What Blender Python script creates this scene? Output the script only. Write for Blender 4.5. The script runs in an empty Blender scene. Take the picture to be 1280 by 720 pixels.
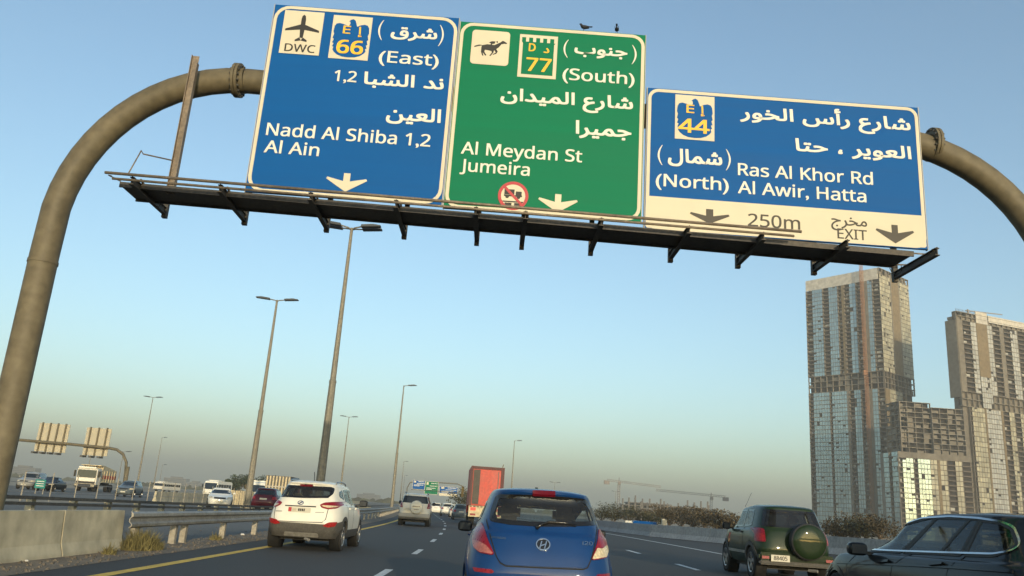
import bpy, bmesh, math, random, unicodedata
from mathutils import Vector, Matrix
from mathutils.bvhtree import BVHTree
from mathutils.geometry import delaunay_2d_cdt
R = math.radians
random.seed(7)
scene = bpy.context.scene
COL = scene.collection

# ------------------------------------------------------------------ camera
CAM_H = 1.25
FPX, PITCH, ROLL, YAW = 1019.54, R(15.2306), R(3.9221), R(0.6384)
_F = Vector((math.sin(YAW)*math.cos(PITCH), math.cos(YAW)*math.cos(PITCH), math.sin(PITCH)))
_R0 = Vector((math.cos(YAW), -math.sin(YAW), 0))
_U0 = _R0.cross(_F)
_R = _R0*math.cos(ROLL) + _U0*math.sin(ROLL)
_U = -_R0*math.sin(ROLL) + _U0*math.cos(ROLL)
cam_data = bpy.data.cameras.new('camera')
cam_data.sensor_width = 36
cam_data.lens = 36*FPX/1280
cam_data.clip_start = 0.05
cam_data.clip_end = 30000
cam = bpy.data.objects.new('camera', cam_data)
COL.objects.link(cam)
m = Matrix((_R, _U, -_F)).transposed().to_4x4()
m.translation = Vector((0, 0, CAM_H))
cam.matrix_world = m
scene.camera = cam

# ------------------------------------------------------------------ sky, sun, exposure
SUN_EL, SUN_AZ = R(9.0), R(14.0)         # low sun behind the camera, a little to its right
world = bpy.data.worlds.new('World')
scene.world = world
world.use_nodes = True
wn, wl = world.node_tree.nodes, world.node_tree.links
wn.clear()
wo = wn.new('ShaderNodeOutputWorld')
wb = wn.new('ShaderNodeBackground')
sky = wn.new('ShaderNodeTexSky')
sky.sky_type = 'NISHITA'
sky.sun_disc = False
sky.sun_elevation = SUN_EL
sky.sun_rotation = math.pi - SUN_AZ
sky.air_density = 1.0
sky.dust_density = 1.0
sky.ozone_density = 1.5
wb.inputs['Strength'].default_value = 0.138
wt = wn.new('ShaderNodeVectorMath'); wt.operation = 'MULTIPLY'     # the camera's slightly cool white balance
wt.inputs[1].default_value = (0.92, 1.03, 1.05)
wl.new(sky.outputs[0], wt.inputs[0])
wl.new(wt.outputs[0], wb.inputs[0])
wl.new(wb.outputs[0], wo.inputs[0])
sd = bpy.data.lights.new('sun', 'SUN')
sd.energy = 2.0
sd.angle = R(0.6)
sd.color = (1.0, 0.84, 0.58)
sun = bpy.data.objects.new('sun', sd)
COL.objects.link(sun)
_s = Vector((math.sin(SUN_AZ)*math.cos(SUN_EL), -math.cos(SUN_AZ)*math.cos(SUN_EL), math.sin(SUN_EL)))
sun.rotation_euler = (-_s).to_track_quat('-Z', 'Y').to_euler()
sun.location = (10, -30, 40)
vs = scene.view_settings
scene.display_settings.display_device = 'sRGB'
vs.view_transform = 'Standard'
vs.look = 'None'
vs.gamma = 1
vs.use_curve_mapping = False
vs.exposure = 0.97
cy = scene.cycles
cy.use_denoising = True
cy.max_bounces = 6
cy.diffuse_bounces = 2
cy.glossy_bounces = 3
cy.transmission_bounces = 4
cy.transparent_max_bounces = 12
cy.volume_bounces = 0
cy.caustics_reflective = False
cy.caustics_refractive = False

# ------------------------------------------------------------------ pixel to place
def ray(px, py):
    d = _F + _R*((px-640)/FPX) - _U*((py-360)/FPX)
    return d/d.y
def ground(px, py, z=0.0):
    d = ray(px, py); s = (z-CAM_H)/d.z
    return Vector((d.x*s, s, z))
def at(px, py, y):
    d = ray(px, py)
    return Vector((d.x*y, y, CAM_H + d.z*y))
def off(y):                               # the carriageway bends gently to the left
    if y < 20: return 0.0
    if y < 78: return -(y-20)**2/1460
    return -2.304 - 0.0795*(y-78)

# ------------------------------------------------------------------ materials
def new_mat(name):
    mt = bpy.data.materials.new(name)
    mt.use_nodes = True
    nt = mt.node_tree
    nt.nodes.clear()
    out = nt.nodes.new('ShaderNodeOutputMaterial')
    return mt, nt.nodes, nt.links, out
MATS = {}
def mat(name, col, rough=0.6, metal=0.0, var=0.12, scale=6.0, bump=0.0, bscale=40.0, coat=0.0,
        col2=None, scale2=None, stretch=(1, 1, 1), spec=0.5, island=0.0, rvar=0.1, detail=6):
    if name in MATS: return MATS[name]
    mt, N, Lk, out = new_mat(name)
    b = N.new('ShaderNodeBsdfPrincipled')
    b.inputs['Roughness'].default_value = rough
    b.inputs['Metallic'].default_value = metal
    b.inputs['Specular IOR Level'].default_value = spec
    b.inputs['Coat Weight'].default_value = coat
    b.inputs['Coat Roughness'].default_value = 0.035
    tc = N.new('ShaderNodeTexCoord')
    mp = N.new('ShaderNodeMapping')
    mp.inputs['Scale'].default_value = stretch
    Lk.new(tc.outputs['Object'], mp.inputs[0])
    nz = N.new('ShaderNodeTexNoise')
    nz.inputs['Scale'].default_value = scale
    nz.inputs['Detail'].default_value = detail
    Lk.new(mp.outputs[0], nz.inputs['Vector'])
    rp = N.new('ShaderNodeValToRGB')
    rp.color_ramp.elements[0].position = 0.3
    rp.color_ramp.elements[1].position = 0.7
    c1 = tuple(max(0, c*(1-var)) for c in col)
    c2 = tuple(min(1, c*(1+var)) for c in col) if col2 is None else col2
    rp.color_ramp.elements[0].color = (*c1, 1)
    rp.color_ramp.elements[1].color = (*c2, 1)
    Lk.new(nz.outputs['Fac'], rp.inputs[0])
    last = rp.outputs[0]
    if scale2:
        n2 = N.new('ShaderNodeTexNoise')
        n2.inputs['Scale'].default_value = scale2
        n2.inputs['Detail'].default_value = 8
        Lk.new(mp.outputs[0], n2.inputs['Vector'])
        mr = N.new('ShaderNodeMapRange')
        mr.inputs[1].default_value, mr.inputs[2].default_value = 0.25, 0.75
        mr.inputs[3].default_value, mr.inputs[4].default_value = 0.72, 1.22
        Lk.new(n2.outputs['Fac'], mr.inputs[0])
        mx = N.new('ShaderNodeVectorMath'); mx.operation = 'SCALE'
        Lk.new(last, mx.inputs[0]); Lk.new(mr.outputs[0], mx.inputs['Scale'])
        last = mx.outputs[0]
    if island:
        ge = N.new('ShaderNodeNewGeometry')
        mr = N.new('ShaderNodeMapRange')
        mr.inputs[3].default_value, mr.inputs[4].default_value = 1-island, 1+island
        Lk.new(ge.outputs['Random Per Island'], mr.inputs[0])
        mx = N.new('ShaderNodeVectorMath'); mx.operation = 'SCALE'
        Lk.new(last, mx.inputs[0]); Lk.new(mr.outputs[0], mx.inputs['Scale'])
        last = mx.outputs[0]
    Lk.new(last, b.inputs['Base Color'])
    mr = N.new('ShaderNodeMapRange')
    mr.inputs[3].default_value = max(0.02, rough-rvar); mr.inputs[4].default_value = min(1, rough+rvar)
    Lk.new(nz.outputs['Fac'], mr.inputs[0]); Lk.new(mr.outputs[0], b.inputs['Roughness'])
    if bump:
        nb = N.new('ShaderNodeTexNoise')
        nb.inputs['Scale'].default_value = bscale
        nb.inputs['Detail'].default_value = 4
        Lk.new(mp.outputs[0], nb.inputs['Vector'])
        bp = N.new('ShaderNodeBump')
        bp.inputs['Strength'].default_value = bump
        bp.inputs['Distance'].default_value = 0.02
        Lk.new(nb.outputs['Fac'], bp.inputs['Height'])
        Lk.new(bp.outputs[0], b.inputs['Normal'])
    Lk.new(b.outputs[0], out.inputs[0])
    MATS[name] = mt
    return mt
def glass_mat(name, tint, refl=1.0):
    if name in MATS: return MATS[name]
    mt, N, Lk, out = new_mat(name)
    t = N.new('ShaderNodeBsdfTransparent'); t.inputs[0].default_value = (*tint, 1)
    g = N.new('ShaderNodeBsdfGlossy'); g.inputs['Roughness'].default_value = 0.03
    g.inputs[0].default_value = (0.9*refl, 0.9*refl, 0.9*refl, 1)
    lw = N.new('ShaderNodeLayerWeight'); lw.inputs[0].default_value = 0.5
    pw = N.new('ShaderNodeMath'); pw.operation = 'POWER'; pw.inputs[1].default_value = 5.0
    fr = N.new('ShaderNodeMapRange'); fr.inputs[3].default_value = 0.05; fr.inputs[4].default_value = 0.6
    Lk.new(lw.outputs['Facing'], pw.inputs[0]); Lk.new(pw.outputs[0], fr.inputs[0])
    tc = N.new('ShaderNodeTexCoord'); nz = N.new('ShaderNodeTexNoise'); nz.inputs['Scale'].default_value = 3
    Lk.new(tc.outputs['Object'], nz.inputs['Vector'])
    df = N.new('ShaderNodeBsdfDiffuse'); df.inputs[0].default_value = (0.35, 0.32, 0.27, 1)
    mr = N.new('ShaderNodeMapRange'); mr.inputs[3].default_value = 0.01; mr.inputs[4].default_value = 0.06
    Lk.new(nz.outputs['Fac'], mr.inputs[0])
    m0 = N.new('ShaderNodeMixShader'); m1 = N.new('ShaderNodeMixShader')
    Lk.new(mr.outputs[0], m0.inputs[0]); Lk.new(t.outputs[0], m0.inputs[1]); Lk.new(df.outputs[0], m0.inputs[2])
    Lk.new(fr.outputs[0], m1.inputs[0]); Lk.new(m0.outputs[0], m1.inputs[1]); Lk.new(g.outputs[0], m1.inputs[2])
    Lk.new(m1.outputs[0], out.inputs[0])
    MATS[name] = mt
    return mt
def emit_mat(name, col, st):
    mt, N, Lk, out = new_mat(name)
    b = N.new('ShaderNodeBsdfPrincipled')
    b.inputs['Base Color'].default_value = (*col, 1)
    b.inputs['Emission Color'].default_value = (*col, 1)
    b.inputs['Emission Strength'].default_value = st
    Lk.new(b.outputs[0], out.inputs[0])
    return mt

M = dict(
    sand=mat('sand', (0.30, 0.24, 0.165), 0.95, var=0.2, scale=0.02, scale2=1.2, bump=0.4, bscale=6),
    dirt=mat('dirt', (0.19, 0.15, 0.105), 0.95, var=0.35, scale=1.3, scale2=14, bump=0.8, bscale=25),
    asphalt=mat('asphalt', (0.055, 0.052, 0.047), 0.82, var=0.22, scale=0.45, scale2=60, bump=0.35, bscale=160, stretch=(1, 0.12, 1), spec=0.35),
    asphalt_old=mat('asphalt_old', (0.125, 0.117, 0.102), 0.88, var=0.3, scale=0.3, scale2=25, bump=0.3, bscale=120, stretch=(1, 0.15, 1)),
    white_line=mat('white_line', (0.62, 0.61, 0.57), 0.75, var=0.25, scale=5, scale2=30),
    yellow_line=mat('yellow_line', (0.72, 0.45, 0.05), 0.75, var=0.25, scale=4, scale2=30),
    concrete=mat('concrete', (0.47, 0.415, 0.29), 0.92, var=0.10, scale=0.8, scale2=3, bump=0.12, bscale=60),
    concrete_grey=mat('concrete_grey', (0.33, 0.33, 0.32), 0.9, var=0.14, scale=0.6, scale2=7, bump=0.2, bscale=40),
    galv=mat('galvanised_steel', (0.36, 0.34, 0.30), 0.55, 0.55, var=0.2, scale=2.5, scale2=12, bump=0.08),
    galv_dark=mat('weathered_steel', (0.10, 0.095, 0.085), 0.6, 0.4, var=0.25, scale=3, scale2=14),
    post=mat('post_steel', (0.36, 0.32, 0.25), 0.75, 0.1, var=0.2, scale=3, scale2=15),
    gantry=mat('gantry_paint', (0.135, 0.112, 0.068), 0.62, 0.0, var=0.16, scale=1.1, scale2=6, bump=0.08, bscale=30, spec=0.4),
    walkway=mat('walkway_steel', (0.075, 0.066, 0.055), 0.65, 0.3, var=0.25, scale=2, scale2=16, bump=0.1),
    rail=mat('rail_steel', (0.20, 0.16, 0.12), 0.6, 0.3, var=0.25, scale=2, scale2=16),
    pole=mat('lamp_pole', (0.235, 0.21, 0.16), 0.6, 0.3, var=0.12, scale=1.5, scale2=8),
    lamp=mat('lamp_housing', (0.05, 0.055, 0.06), 0.5, 0.3, var=0.1),
    lamp_glass=mat('lamp_lens', (0.35, 0.36, 0.35), 0.2),
    sign_blue=mat('sign_blue', (0.001, 0.088, 0.31), 0.6, var=0.05, scale=0.7, stretch=(0.2, 1, 7), spec=0.15),
    sign_green=mat('sign_green', (0.001, 0.165, 0.078), 0.6, var=0.05, scale=0.7, stretch=(0.2, 1, 7), spec=0.15),
    sign_cream=mat('sign_cream', (0.64, 0.58, 0.44), 0.55, var=0.05, scale=1.5, spec=0.3),
    sign_white=mat('sign_white', (0.72, 0.70, 0.62), 0.5, var=0.04, scale=2, spec=0.3),
    sign_black=mat('sign_black', (0.016, 0.015, 0.014), 0.6, var=0.1),
    sign_brown=mat('sign_brown', (0.045, 0.038, 0.028), 0.6, var=0.1),
    sign_yellow=mat('sign_yellow', (0.85, 0.48, 0.02), 0.5, var=0.06),
    sign_red=mat('sign_red', (0.42, 0.02, 0.03), 0.5, var=0.06),
    alu=mat('sign_back', (0.46, 0.41, 0.30), 0.7, 0.1, var=0.06, scale=0.5),
    tyre=mat('tyre_rubber', (0.022, 0.021, 0.02), 0.9, var=0.25, scale=12, bump=0.2),
    alloy=mat('alloy', (0.42, 0.42, 0.42), 0.35, 0.9, var=0.1, scale=10),
    plastic=mat('black_plastic', (0.035, 0.034, 0.033), 0.7, var=0.2, scale=8, scale2=30, bump=0.1, bscale=150),
    cladding=mat('grey_cladding', (0.075, 0.07, 0.062), 0.75, var=0.15, scale=6, scale2=25, bump=0.1, bscale=150),
    matte=mat('matte_black', (0.016, 0.016, 0.017), 0.6, var=0.2, scale=8, spec=0.15),
    trim=mat('gloss_black', (0.012, 0.012, 0.013), 0.15, var=0.1),
    seat=mat('seat_fabric', (0.045, 0.044, 0.045), 0.95, var=0.2, scale=20, bump=0.2),
    seat_tan=mat('seat_tan', (0.28, 0.24, 0.19), 0.9, var=0.15, scale=20, bump=0.2),
    lining=mat('cabin_lining', (0.06, 0.058, 0.056), 0.95, var=0.15),
    chrome=mat('chrome', (0.5, 0.5, 0.5), 0.12, 1.0, var=0.05),
    mirror=mat('mirror_face', (0.05, 0.055, 0.06), 0.5, 0.0, var=0.1, spec=0.1),
    lens_red=mat('red_lens', (0.22, 0.006, 0.016), 0.3, spec=0.25, var=0.25, scale=25, coat=0.25),
    lens_bright=mat('bright_red_lens', (0.27, 0.012, 0.014), 0.3, spec=0.25, var=0.25, scale=25, coat=0.25),
    lens_dark=mat('dark_red_lens', (0.11, 0.004, 0.012), 0.35, spec=0.2, var=0.2, scale=25),
    lens_pink=mat('clear_red_lens', (0.36, 0.12, 0.10), 0.3, spec=0.25, var=0.3, scale=30, coat=0.25),
    lens_clear=mat('clear_lens', (0.60, 0.50, 0.32), 0.25, spec=0.4, var=0.25, scale=30, coat=0.25),
    plate=mat('number_plate', (0.52, 0.49, 0.40), 0.5, var=0.08, scale=8),
    dark_glass=mat('dark_glass', (0.014, 0.018, 0.02), 0.06, var=0.2, scale=3, coat=0.6),
    gap=mat('panel_gap', (0.006, 0.006, 0.006), 0.8),
    paint_blue=mat('blue_paint', (0.003, 0.036, 0.14), 0.6, 0.0, var=0.06, scale=3, coat=0.55, spec=0.15, rvar=0.03),
    paint_white=mat('white_paint', (0.76, 0.73, 0.64), 0.6, 0.0, var=0.06, scale=3, coat=0.5, spec=0.15, rvar=0.03),
    paint_pearl=mat('pearl_paint', (0.66, 0.62, 0.53), 0.6, 0.0, var=0.06, scale=3, coat=0.5, spec=0.15, rvar=0.03),
    paint_green=mat('green_paint', (0.009, 0.022, 0.006), 0.6, 0.0, var=0.06, scale=3, coat=0.5, spec=0.15, rvar=0.03),
    paint_black=mat('black_paint', (0.006, 0.008, 0.010), 0.6, 0.0, var=0.06, scale=3, coat=0.45, spec=0.15, rvar=0.03),
    paint_maroon=mat('maroon_paint', (0.075, 0.008, 0.016), 0.6, 0.0, var=0.06, scale=3, coat=0.5, spec=0.15, rvar=0.03),
    paint_grey=mat('grey_paint', (0.10, 0.12, 0.13), 0.6, 0.0, var=0.06, scale=3, coat=0.5, spec=0.15, rvar=0.03),
    paint_silver=mat('silver_paint', (0.28, 0.28, 0.27), 0.6, 0.0, var=0.06, scale=3, coat=0.5, spec=0.15, rvar=0.03),
    truck_red=mat('truck_red', (0.46, 0.032, 0.012), 0.5, var=0.1, scale=1.2, scale2=5),
    truck_red_dark=mat('truck_red_dark', (0.07, 0.014, 0.013), 0.6, var=0.2, scale=2),
    truck_cream=mat('truck_cream', (0.55, 0.45, 0.28), 0.7, var=0.12, scale=1.5, scale2=6),
    leaf_olive=mat('leaf_olive', (0.058, 0.055, 0.024), 0.8, var=0.25, scale=0.6, island=0.45),
    leaf_dry=mat('leaf_dry', (0.075, 0.058, 0.032), 0.85, var=0.25, scale=0.6, island=0.45),
    leaf_green=mat('leaf_green', (0.045, 0.06, 0.028), 0.8, var=0.25, scale=0.6, island=0.45),
    grass_dry=mat('grass_dry', (0.17, 0.145, 0.055), 0.9, var=0.3, scale=2, island=0.4),
    bark=mat('bark', (0.12, 0.09, 0.065), 0.95, var=0.3, scale=5, bump=0.5),
    stone=mat('stone', (0.13, 0.105, 0.075), 0.95, var=0.3, scale=6, island=0.4),
    litter=mat('litter', (0.62, 0.60, 0.55), 0.7),
    t_conc=mat('tower_concrete', (0.19, 0.165, 0.13), 0.9, var=0.15, scale=0.06, scale2=0.4),
    t_slab=mat('tower_slab', (0.25, 0.22, 0.175), 0.9, var=0.15, scale=0.1, scale2=0.5),
    t_balc=mat('tower_balcony', (0.13, 0.105, 0.08), 0.9, var=0.15, scale=0.1, scale2=0.5),
    t_brown=mat('tower_brown', (0.20, 0.15, 0.085), 0.9, var=0.1, scale=0.08, scale2=0.5),
    t_white=mat('tower_parapet', (0.55, 0.51, 0.44), 0.85, var=0.12, scale=0.08, scale2=0.4),
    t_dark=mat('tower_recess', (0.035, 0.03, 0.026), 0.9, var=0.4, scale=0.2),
    t_glass=mat('tower_glass', (0.34, 0.45, 0.48), 0.16, 0.5, var=0.12, scale=0.12, island=0.13, spec=0.8, rvar=0.04),
    t_gold=mat('tower_sunlit_glass', (0.38, 0.35, 0.25), 0.6, 0.0, var=0.15, scale=0.15, island=0.25),  # glass with the warmth of low sun put into its colour
    t_panel=mat('tower_panel', (0.40, 0.40, 0.37), 0.7, var=0.12, scale=0.1, island=0.15),
    hoist=mat('hoist_orange', (0.30, 0.135, 0.06), 0.75, var=0.2, scale=0.3),
    crane=mat('crane_steel', (0.26, 0.22, 0.19), 0.7, var=0.2, scale=0.2),
    scaffold=mat('scaffold', (0.16, 0.14, 0.12), 0.85, var=0.2, scale=0.2),
    teal=mat('teal_sign', (0.02, 0.20, 0.17), 0.6),
    bird=mat('bird_feathers', (0.02, 0.021, 0.026), 0.8, var=0.3, scale=40),
    light_red=emit_mat('lit_tail_lamp', (0.6, 0.03, 0.02), 0.6),
)
M['glass'] = glass_mat('car_glass', (0.80, 0.85, 0.83))
M['glass_tint'] = glass_mat('tinted_glass', (0.30, 0.33, 0.32))
M['glass_dark'] = glass_mat('privacy_glass', (0.10, 0.11, 0.11))

# ------------------------------------------------------------------ object helpers
def thing(name, label, cat, loc=(0, 0, 0), rz=0.0, group=None):
    o = bpy.data.objects.new(name, None)
    o.empty_display_size = 0.2
    COL.objects.link(o)
    o.location = loc
    o.rotation_euler = (0, 0, rz)
    o['label'] = label; o['category'] = cat
    if group: o['group'] = group
    return o
def link_mesh(name, me, mt, parent=None):
    o = bpy.data.objects.new(name, me)
    COL.objects.link(o)
    if mt is not None and not me.materials: me.materials.append(mt)
    if parent is not None: o.parent = parent
    return o
class MB:
    def __init__(s): s.v, s.f = [], []
    def add(s, vs, fs):
        n = len(s.v); s.v += [tuple(p) for p in vs]; s.f += [tuple(i+n for i in f) for f in fs]; return s
    def box(s, x0, x1, y0, y1, z0, z1):
        v = [(x, y, z) for z in (z0, z1) for y in (y0, y1) for x in (x0, x1)]
        return s.add(v, [(0, 2, 3, 1), (4, 5, 7, 6), (0, 1, 5, 4), (2, 6, 7, 3), (0, 4, 6, 2), (1, 3, 7, 5)])
    def bar(s, a, b, w, h, up=(0, 0, 1)):
        a, b = Vector(a), Vector(b); d = (b-a).normalized(); up = Vector(up)
        if abs(d.dot(up)) > 0.99: up = Vector((0, 1, 0))
        sx = d.cross(up).normalized(); sy = sx.cross(d).normalized()
        v = [p + sx*(i*w/2) + sy*(j*h/2) for p in (a, b) for i, j in ((-1, -1), (1, -1), (1, 1), (-1, 1))]
        return s.add(v, [(0, 3, 2, 1), (4, 5, 6, 7), (0, 1, 5, 4), (1, 2, 6, 5), (2, 3, 7, 6), (3, 0, 4, 7)])
    def tube(s, pts, rad, n=8, caps=True):
        pts = [Vector(p) for p in pts]
        rs = rad if isinstance(rad, (list, tuple)) else [rad]*len(pts)
        rings = []; prev = None
        for i, p in enumerate(pts):
            d = (pts[min(i+1, len(pts)-1)] - pts[max(i-1, 0)]).normalized()
            if prev is None:
                a = Vector((0, 0, 1)) if abs(d.z) < 0.9 else Vector((0, 1, 0))
                sx = d.cross(a).normalized()
            else:
                sx = (prev - d*prev.dot(d)).normalized()
            prev = sx; sy = sx.cross(d)
            rings.append([p + (sx*math.cos(2*math.pi*k/n) + sy*math.sin(2*math.pi*k/n))*rs[i] for k in range(n)])
        v = [q for r_ in rings for q in r_]; f = []
        for i in range(len(pts)-1):
            for k in range(n):
                a, b = i*n+k, i*n+(k+1) % n
                f.append((a, a+n, b+n, b))
        if caps:
            f.append(tuple(range(n))); f.append(tuple(reversed(range((len(pts)-1)*n, len(pts)*n))))
        return s.add(v, f)
    def prism(s, poly, axis, a, b):           # poly in the two other axes, extruded along axis
        def mk(u, w, t): return {'x': (t, u, w), 'y': (u, t, w), 'z': (u, w, t)}[axis]
        n = len(poly)
        v = [mk(u, w, a) for u, w in poly] + [mk(u, w, b) for u, w in poly]
        f = [tuple(range(n)), tuple(reversed(range(n, 2*n)))]
        f += [(i, n+i, n+(i+1) % n, (i+1) % n) for i in range(n)]
        return s.add(v, f)
    def ring(s, outer, inner, axis, a, b):    # plate between two loops of equal count
        def mk(u, w, t): return {'x': (t, u, w), 'y': (u, t, w), 'z': (u, w, t)}[axis]
        n = len(outer)
        v = [mk(*p, t) for t in (a, b) for lp in (outer, inner) for p in lp]
        f = []
        for i in range(n):
            j = (i+1) % n
            f += [(i, j, n+j, n+i), (2*n+i, 3*n+i, 3*n+j, 2*n+j), (i, 2*n+i, 2*n+j, j), (n+i, n+j, 3*n+j, 3*n+i)]
        return s.add(v, f)
    def lathe(s, prof, c, axis='x', n=24):     # prof: (radius, along) pairs
        v = []
        for r_, t in prof:
            for k in range(n):
                a = 2*math.pi*k/n
                p = {'x': (t, r_*math.cos(a), r_*math.sin(a)), 'y': (r_*math.cos(a), t, r_*math.sin(a)), 'z': (r_*math.cos(a), r_*math.sin(a), t)}[axis]
                v.append((p[0]+c[0], p[1]+c[1], p[2]+c[2]))
        f = [(i*n+k, i*n+(k+1) % n, (i+1)*n+(k+1) % n, (i+1)*n+k) for i in range(len(prof)-1) for k in range(n)]
        return s.add(v, f)
    def build(s, name, mt, parent=None, smooth=False, bevel=0.0, fix=True, kind=None):
        me = bpy.data.meshes.new(name)
        me.from_pydata(s.v, [], s.f)
        if fix or bevel:
            bm = bmesh.new(); bm.from_mesh(me)
            bmesh.ops.recalc_face_normals(bm, faces=bm.faces)
            if bevel:
                bmesh.ops.bevel(bm, geom=list(bm.edges), offset=bevel, segments=2, affect='EDGES', clamp_overlap=True)
            bmesh.ops.recalc_face_normals(bm, faces=bm.faces)
            bm.to_mesh(me); bm.free()
        if smooth:
            for p in me.polygons: p.use_smooth = True
            if smooth == 'auto': me.set_sharp_from_angle(angle=R(35))
        me.update()
        o = link_mesh(name, me, mt, parent)
        if kind: o['kind'] = kind
        return o
def copy_tree(o, parent=None):
    c = o.copy(); COL.objects.link(c); c.parent = parent
    for ch in list(o.children):
        if ch.name != c.name: copy_tree(ch, c)
    return c
def structure(o): o['kind'] = 'structure'; return o
def tag(o, label, cat, group=None):
    o['label'] = label; o['category'] = cat
    if group: o['group'] = group
    return o

def rrect(x0, x1, z0, z1, r_, n=5):
    pts = []
    for cx, cz, a0 in ((x1-r_, z1-r_, 0), (x0+r_, z1-r_, 90), (x0+r_, z0+r_, 180), (x1-r_, z0+r_, 270)):
        for k in range(n+1):
            a = R(a0 + 90*k/n); pts.append((cx+r_*math.cos(a), cz+r_*math.sin(a)))
    return pts

# ------------------------------------------------------------------ ground and roads
def ribbon(name, xl, xr, y0, y1, z, mt, step=4.0, parent=None, follow=True):
    v, f = [], []; y = y0; n = max(1, int(math.ceil((y1-y0)/step)))
    for i in range(n+1):
        y = y0 + (y1-y0)*i/n; o = off(y) if follow else 0
        v += [(xl+o, y, z), (xr+o, y, z)]
    f = [(2*i, 2*i+1, 2*i+3, 2*i+2) for i in range(n)]
    me = bpy.data.meshes.new(name); me.from_pydata(v, [], f); me.update()
    return link_mesh(name, me, mt, parent)
def flat(name, poly, z, mt, parent=None):
    me = bpy.data.meshes.new(name); me.from_pydata([(x, y, z) for x, y in poly], [], [tuple(range(len(poly)))]); me.update()
    return link_mesh(name, me, mt, parent)
def bank(x): return 0.025*max(0.0, x-2.0)      # the bend lifts the right-hand lanes
def banked(name, xs_, y0, y1, z, mt, step=4.0, parent=None):
    v, f = [], []; n = max(1, int(math.ceil((y1-y0)/step))); k = len(xs_)
    for i in range(n+1):
        y = y0 + (y1-y0)*i/n; o = off(y)
        v += [(x+o, y, z+bank(x)) for x in xs_]
    f = [(i*k+j, i*k+j+1, (i+1)*k+j+1, (i+1)*k+j) for i in range(n) for j in range(k-1)]
    me = bpy.data.meshes.new(name); me.from_pydata(v, [], f); me.update()
    return link_mesh(name, me, mt, parent)
structure(flat('ground', [(-6000, -600), (6000, -600), (6000, 9000), (-6000, 9000)], -0.012, M['sand']))
road = structure(banked('road', [-6.25, -2, 2, 3, 11.4], -40, 900, 0.0, M['asphalt']))
BAR = [(40.0, -40), (24.0, 5), (20.0, 19), (17.3, 29.3), (15.0, 39), (12.8, 48), (10.9, 55.5), (9.9, 63)] + [(10.8+off(y)+0.45, y) for y in range(74, 420, 12)]
ex = MB()
for (xa, ya), (xb, yb) in zip(BAR[:8], BAR[1:9]):
    ia, ib = 11.3+off(ya), 11.3+off(yb)
    if xa > ia:
        xb2 = max(xb, ib)
        ex.add([(ia, ya, bank(11.3)-0.004), (xa+0.3, ya, bank(xa)-0.004), (xb2+0.3, yb, bank(xb2)-0.004), (ib, yb, bank(11.3)-0.004)], [(0, 1, 2, 3)])
structure(ex.build('exit_lane', M['asphalt']))
sh = MB()
for (xa, ya), (xb, yb) in zip(BAR[:-1], BAR[1:]):          # sandy bank carrying the barrier
    sh.add([(xa, ya, bank(xa)-0.008), (xa+30, ya, -0.3), (xb+30, yb, -0.3), (xb, yb, bank(xb)-0.008)], [(0, 1, 2, 3)])
structure(sh.build('embankment', M['sand']))
structure(ribbon('median_strip', -14.5, -7.0, -40, 900, -0.004, M['asphalt_old']))
structure(ribbon('side_road', -23.5, -14.4, -40, 900, 0.0, M['asphalt_old']))
structure(ribbon('opposite_road', -62.0, -27.0, -40, 900, 0.0, M['asphalt_old']))
structure(ribbon('verge', -7.4, -6.15, -40, 400, 0.006, M['dirt'], step=2))
def stripe(x, w, y0, y1, mt, nm):
    banked(nm, [x-w/2, x+w/2], y0, y1, 0.005, mt, 3, road)
stripe(-5.3, 0.2, -10, 500, M['yellow_line'], 'edge_line')
stripe(9.15, 0.15, -10, 500, M['white_line'], 'edge_line')
for x, y0 in ((-1.80, 15.4), (1.9, 17.0), (5.52, 23.2)):
    for k in range(-2, 34):
        y = y0 + 8.0*k
        stripe(x, 0.15, y-1.25, y+1.25, M['white_line'], 'lane_dash')

# ------------------------------------------------------------------ lettering
_forms = {}
for cp in range(0xFE80, 0xFEF5):
    d = unicodedata.decomposition(chr(cp)).split()
    if len(d) == 2: _forms.setdefault(chr(int(d[1], 16)), {})[d[0][1:-1]] = chr(cp)
def shape_arabic(s):
    words = []
    for wd in s.split(' '):
        out = []
        for i, ch in enumerate(wd):
            fm = _forms.get(ch)
            if not fm: out.append(ch); continue
            prv = i > 0 and 'initial' in _forms.get(wd[i-1], {})
            nxt = i < len(wd)-1 and wd[i+1] in _forms and 'initial' in fm
            k = 'medial' if prv and nxt else 'final' if prv else 'initial' if nxt else 'isolated'
            out.append(fm.get(k, fm.get('isolated', ch)))
        words.append(''.join(reversed(out)))
    return ' '.join(reversed(words))
def sans(s_):                                    # plain road-sign sans letters
    o = ''
    for ch in s_:
        if 'A' <= ch <= 'Z': o += chr(0x1D5A0+ord(ch)-65)
        elif 'a' <= ch <= 'z': o += chr(0x1D5BA+ord(ch)-97)
        elif '0' <= ch <= '9': o += chr(0x1D7E2+ord(ch)-48)
        else: o += ch
    return o
class Letters:
    def __init__(s, objs): s.objs = objs; s.location = s
    @property
    def y(s): return 0
    @y.setter
    def y(s, v):
        for o in s.objs: o.location.y = v
def text_mesh(body, bold=0.012, depth=0.004, space=1.0):
    c = bpy.data.curves.new('lettering', 'FONT')
    c.body = body; c.size = 1.0; c.offset = bold; c.extrude = depth; c.resolution_u = 3
    c.space_character = space
    o = bpy.data.objects.new('lettering', c)
    COL.objects.link(o)
    dg = bpy.context.evaluated_depsgraph_get()
    me = bpy.data.meshes.new_from_object(o.evaluated_get(dg))
    bpy.data.objects.remove(o); bpy.data.curves.remove(c)
    me.materials.clear()
    return me
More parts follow.
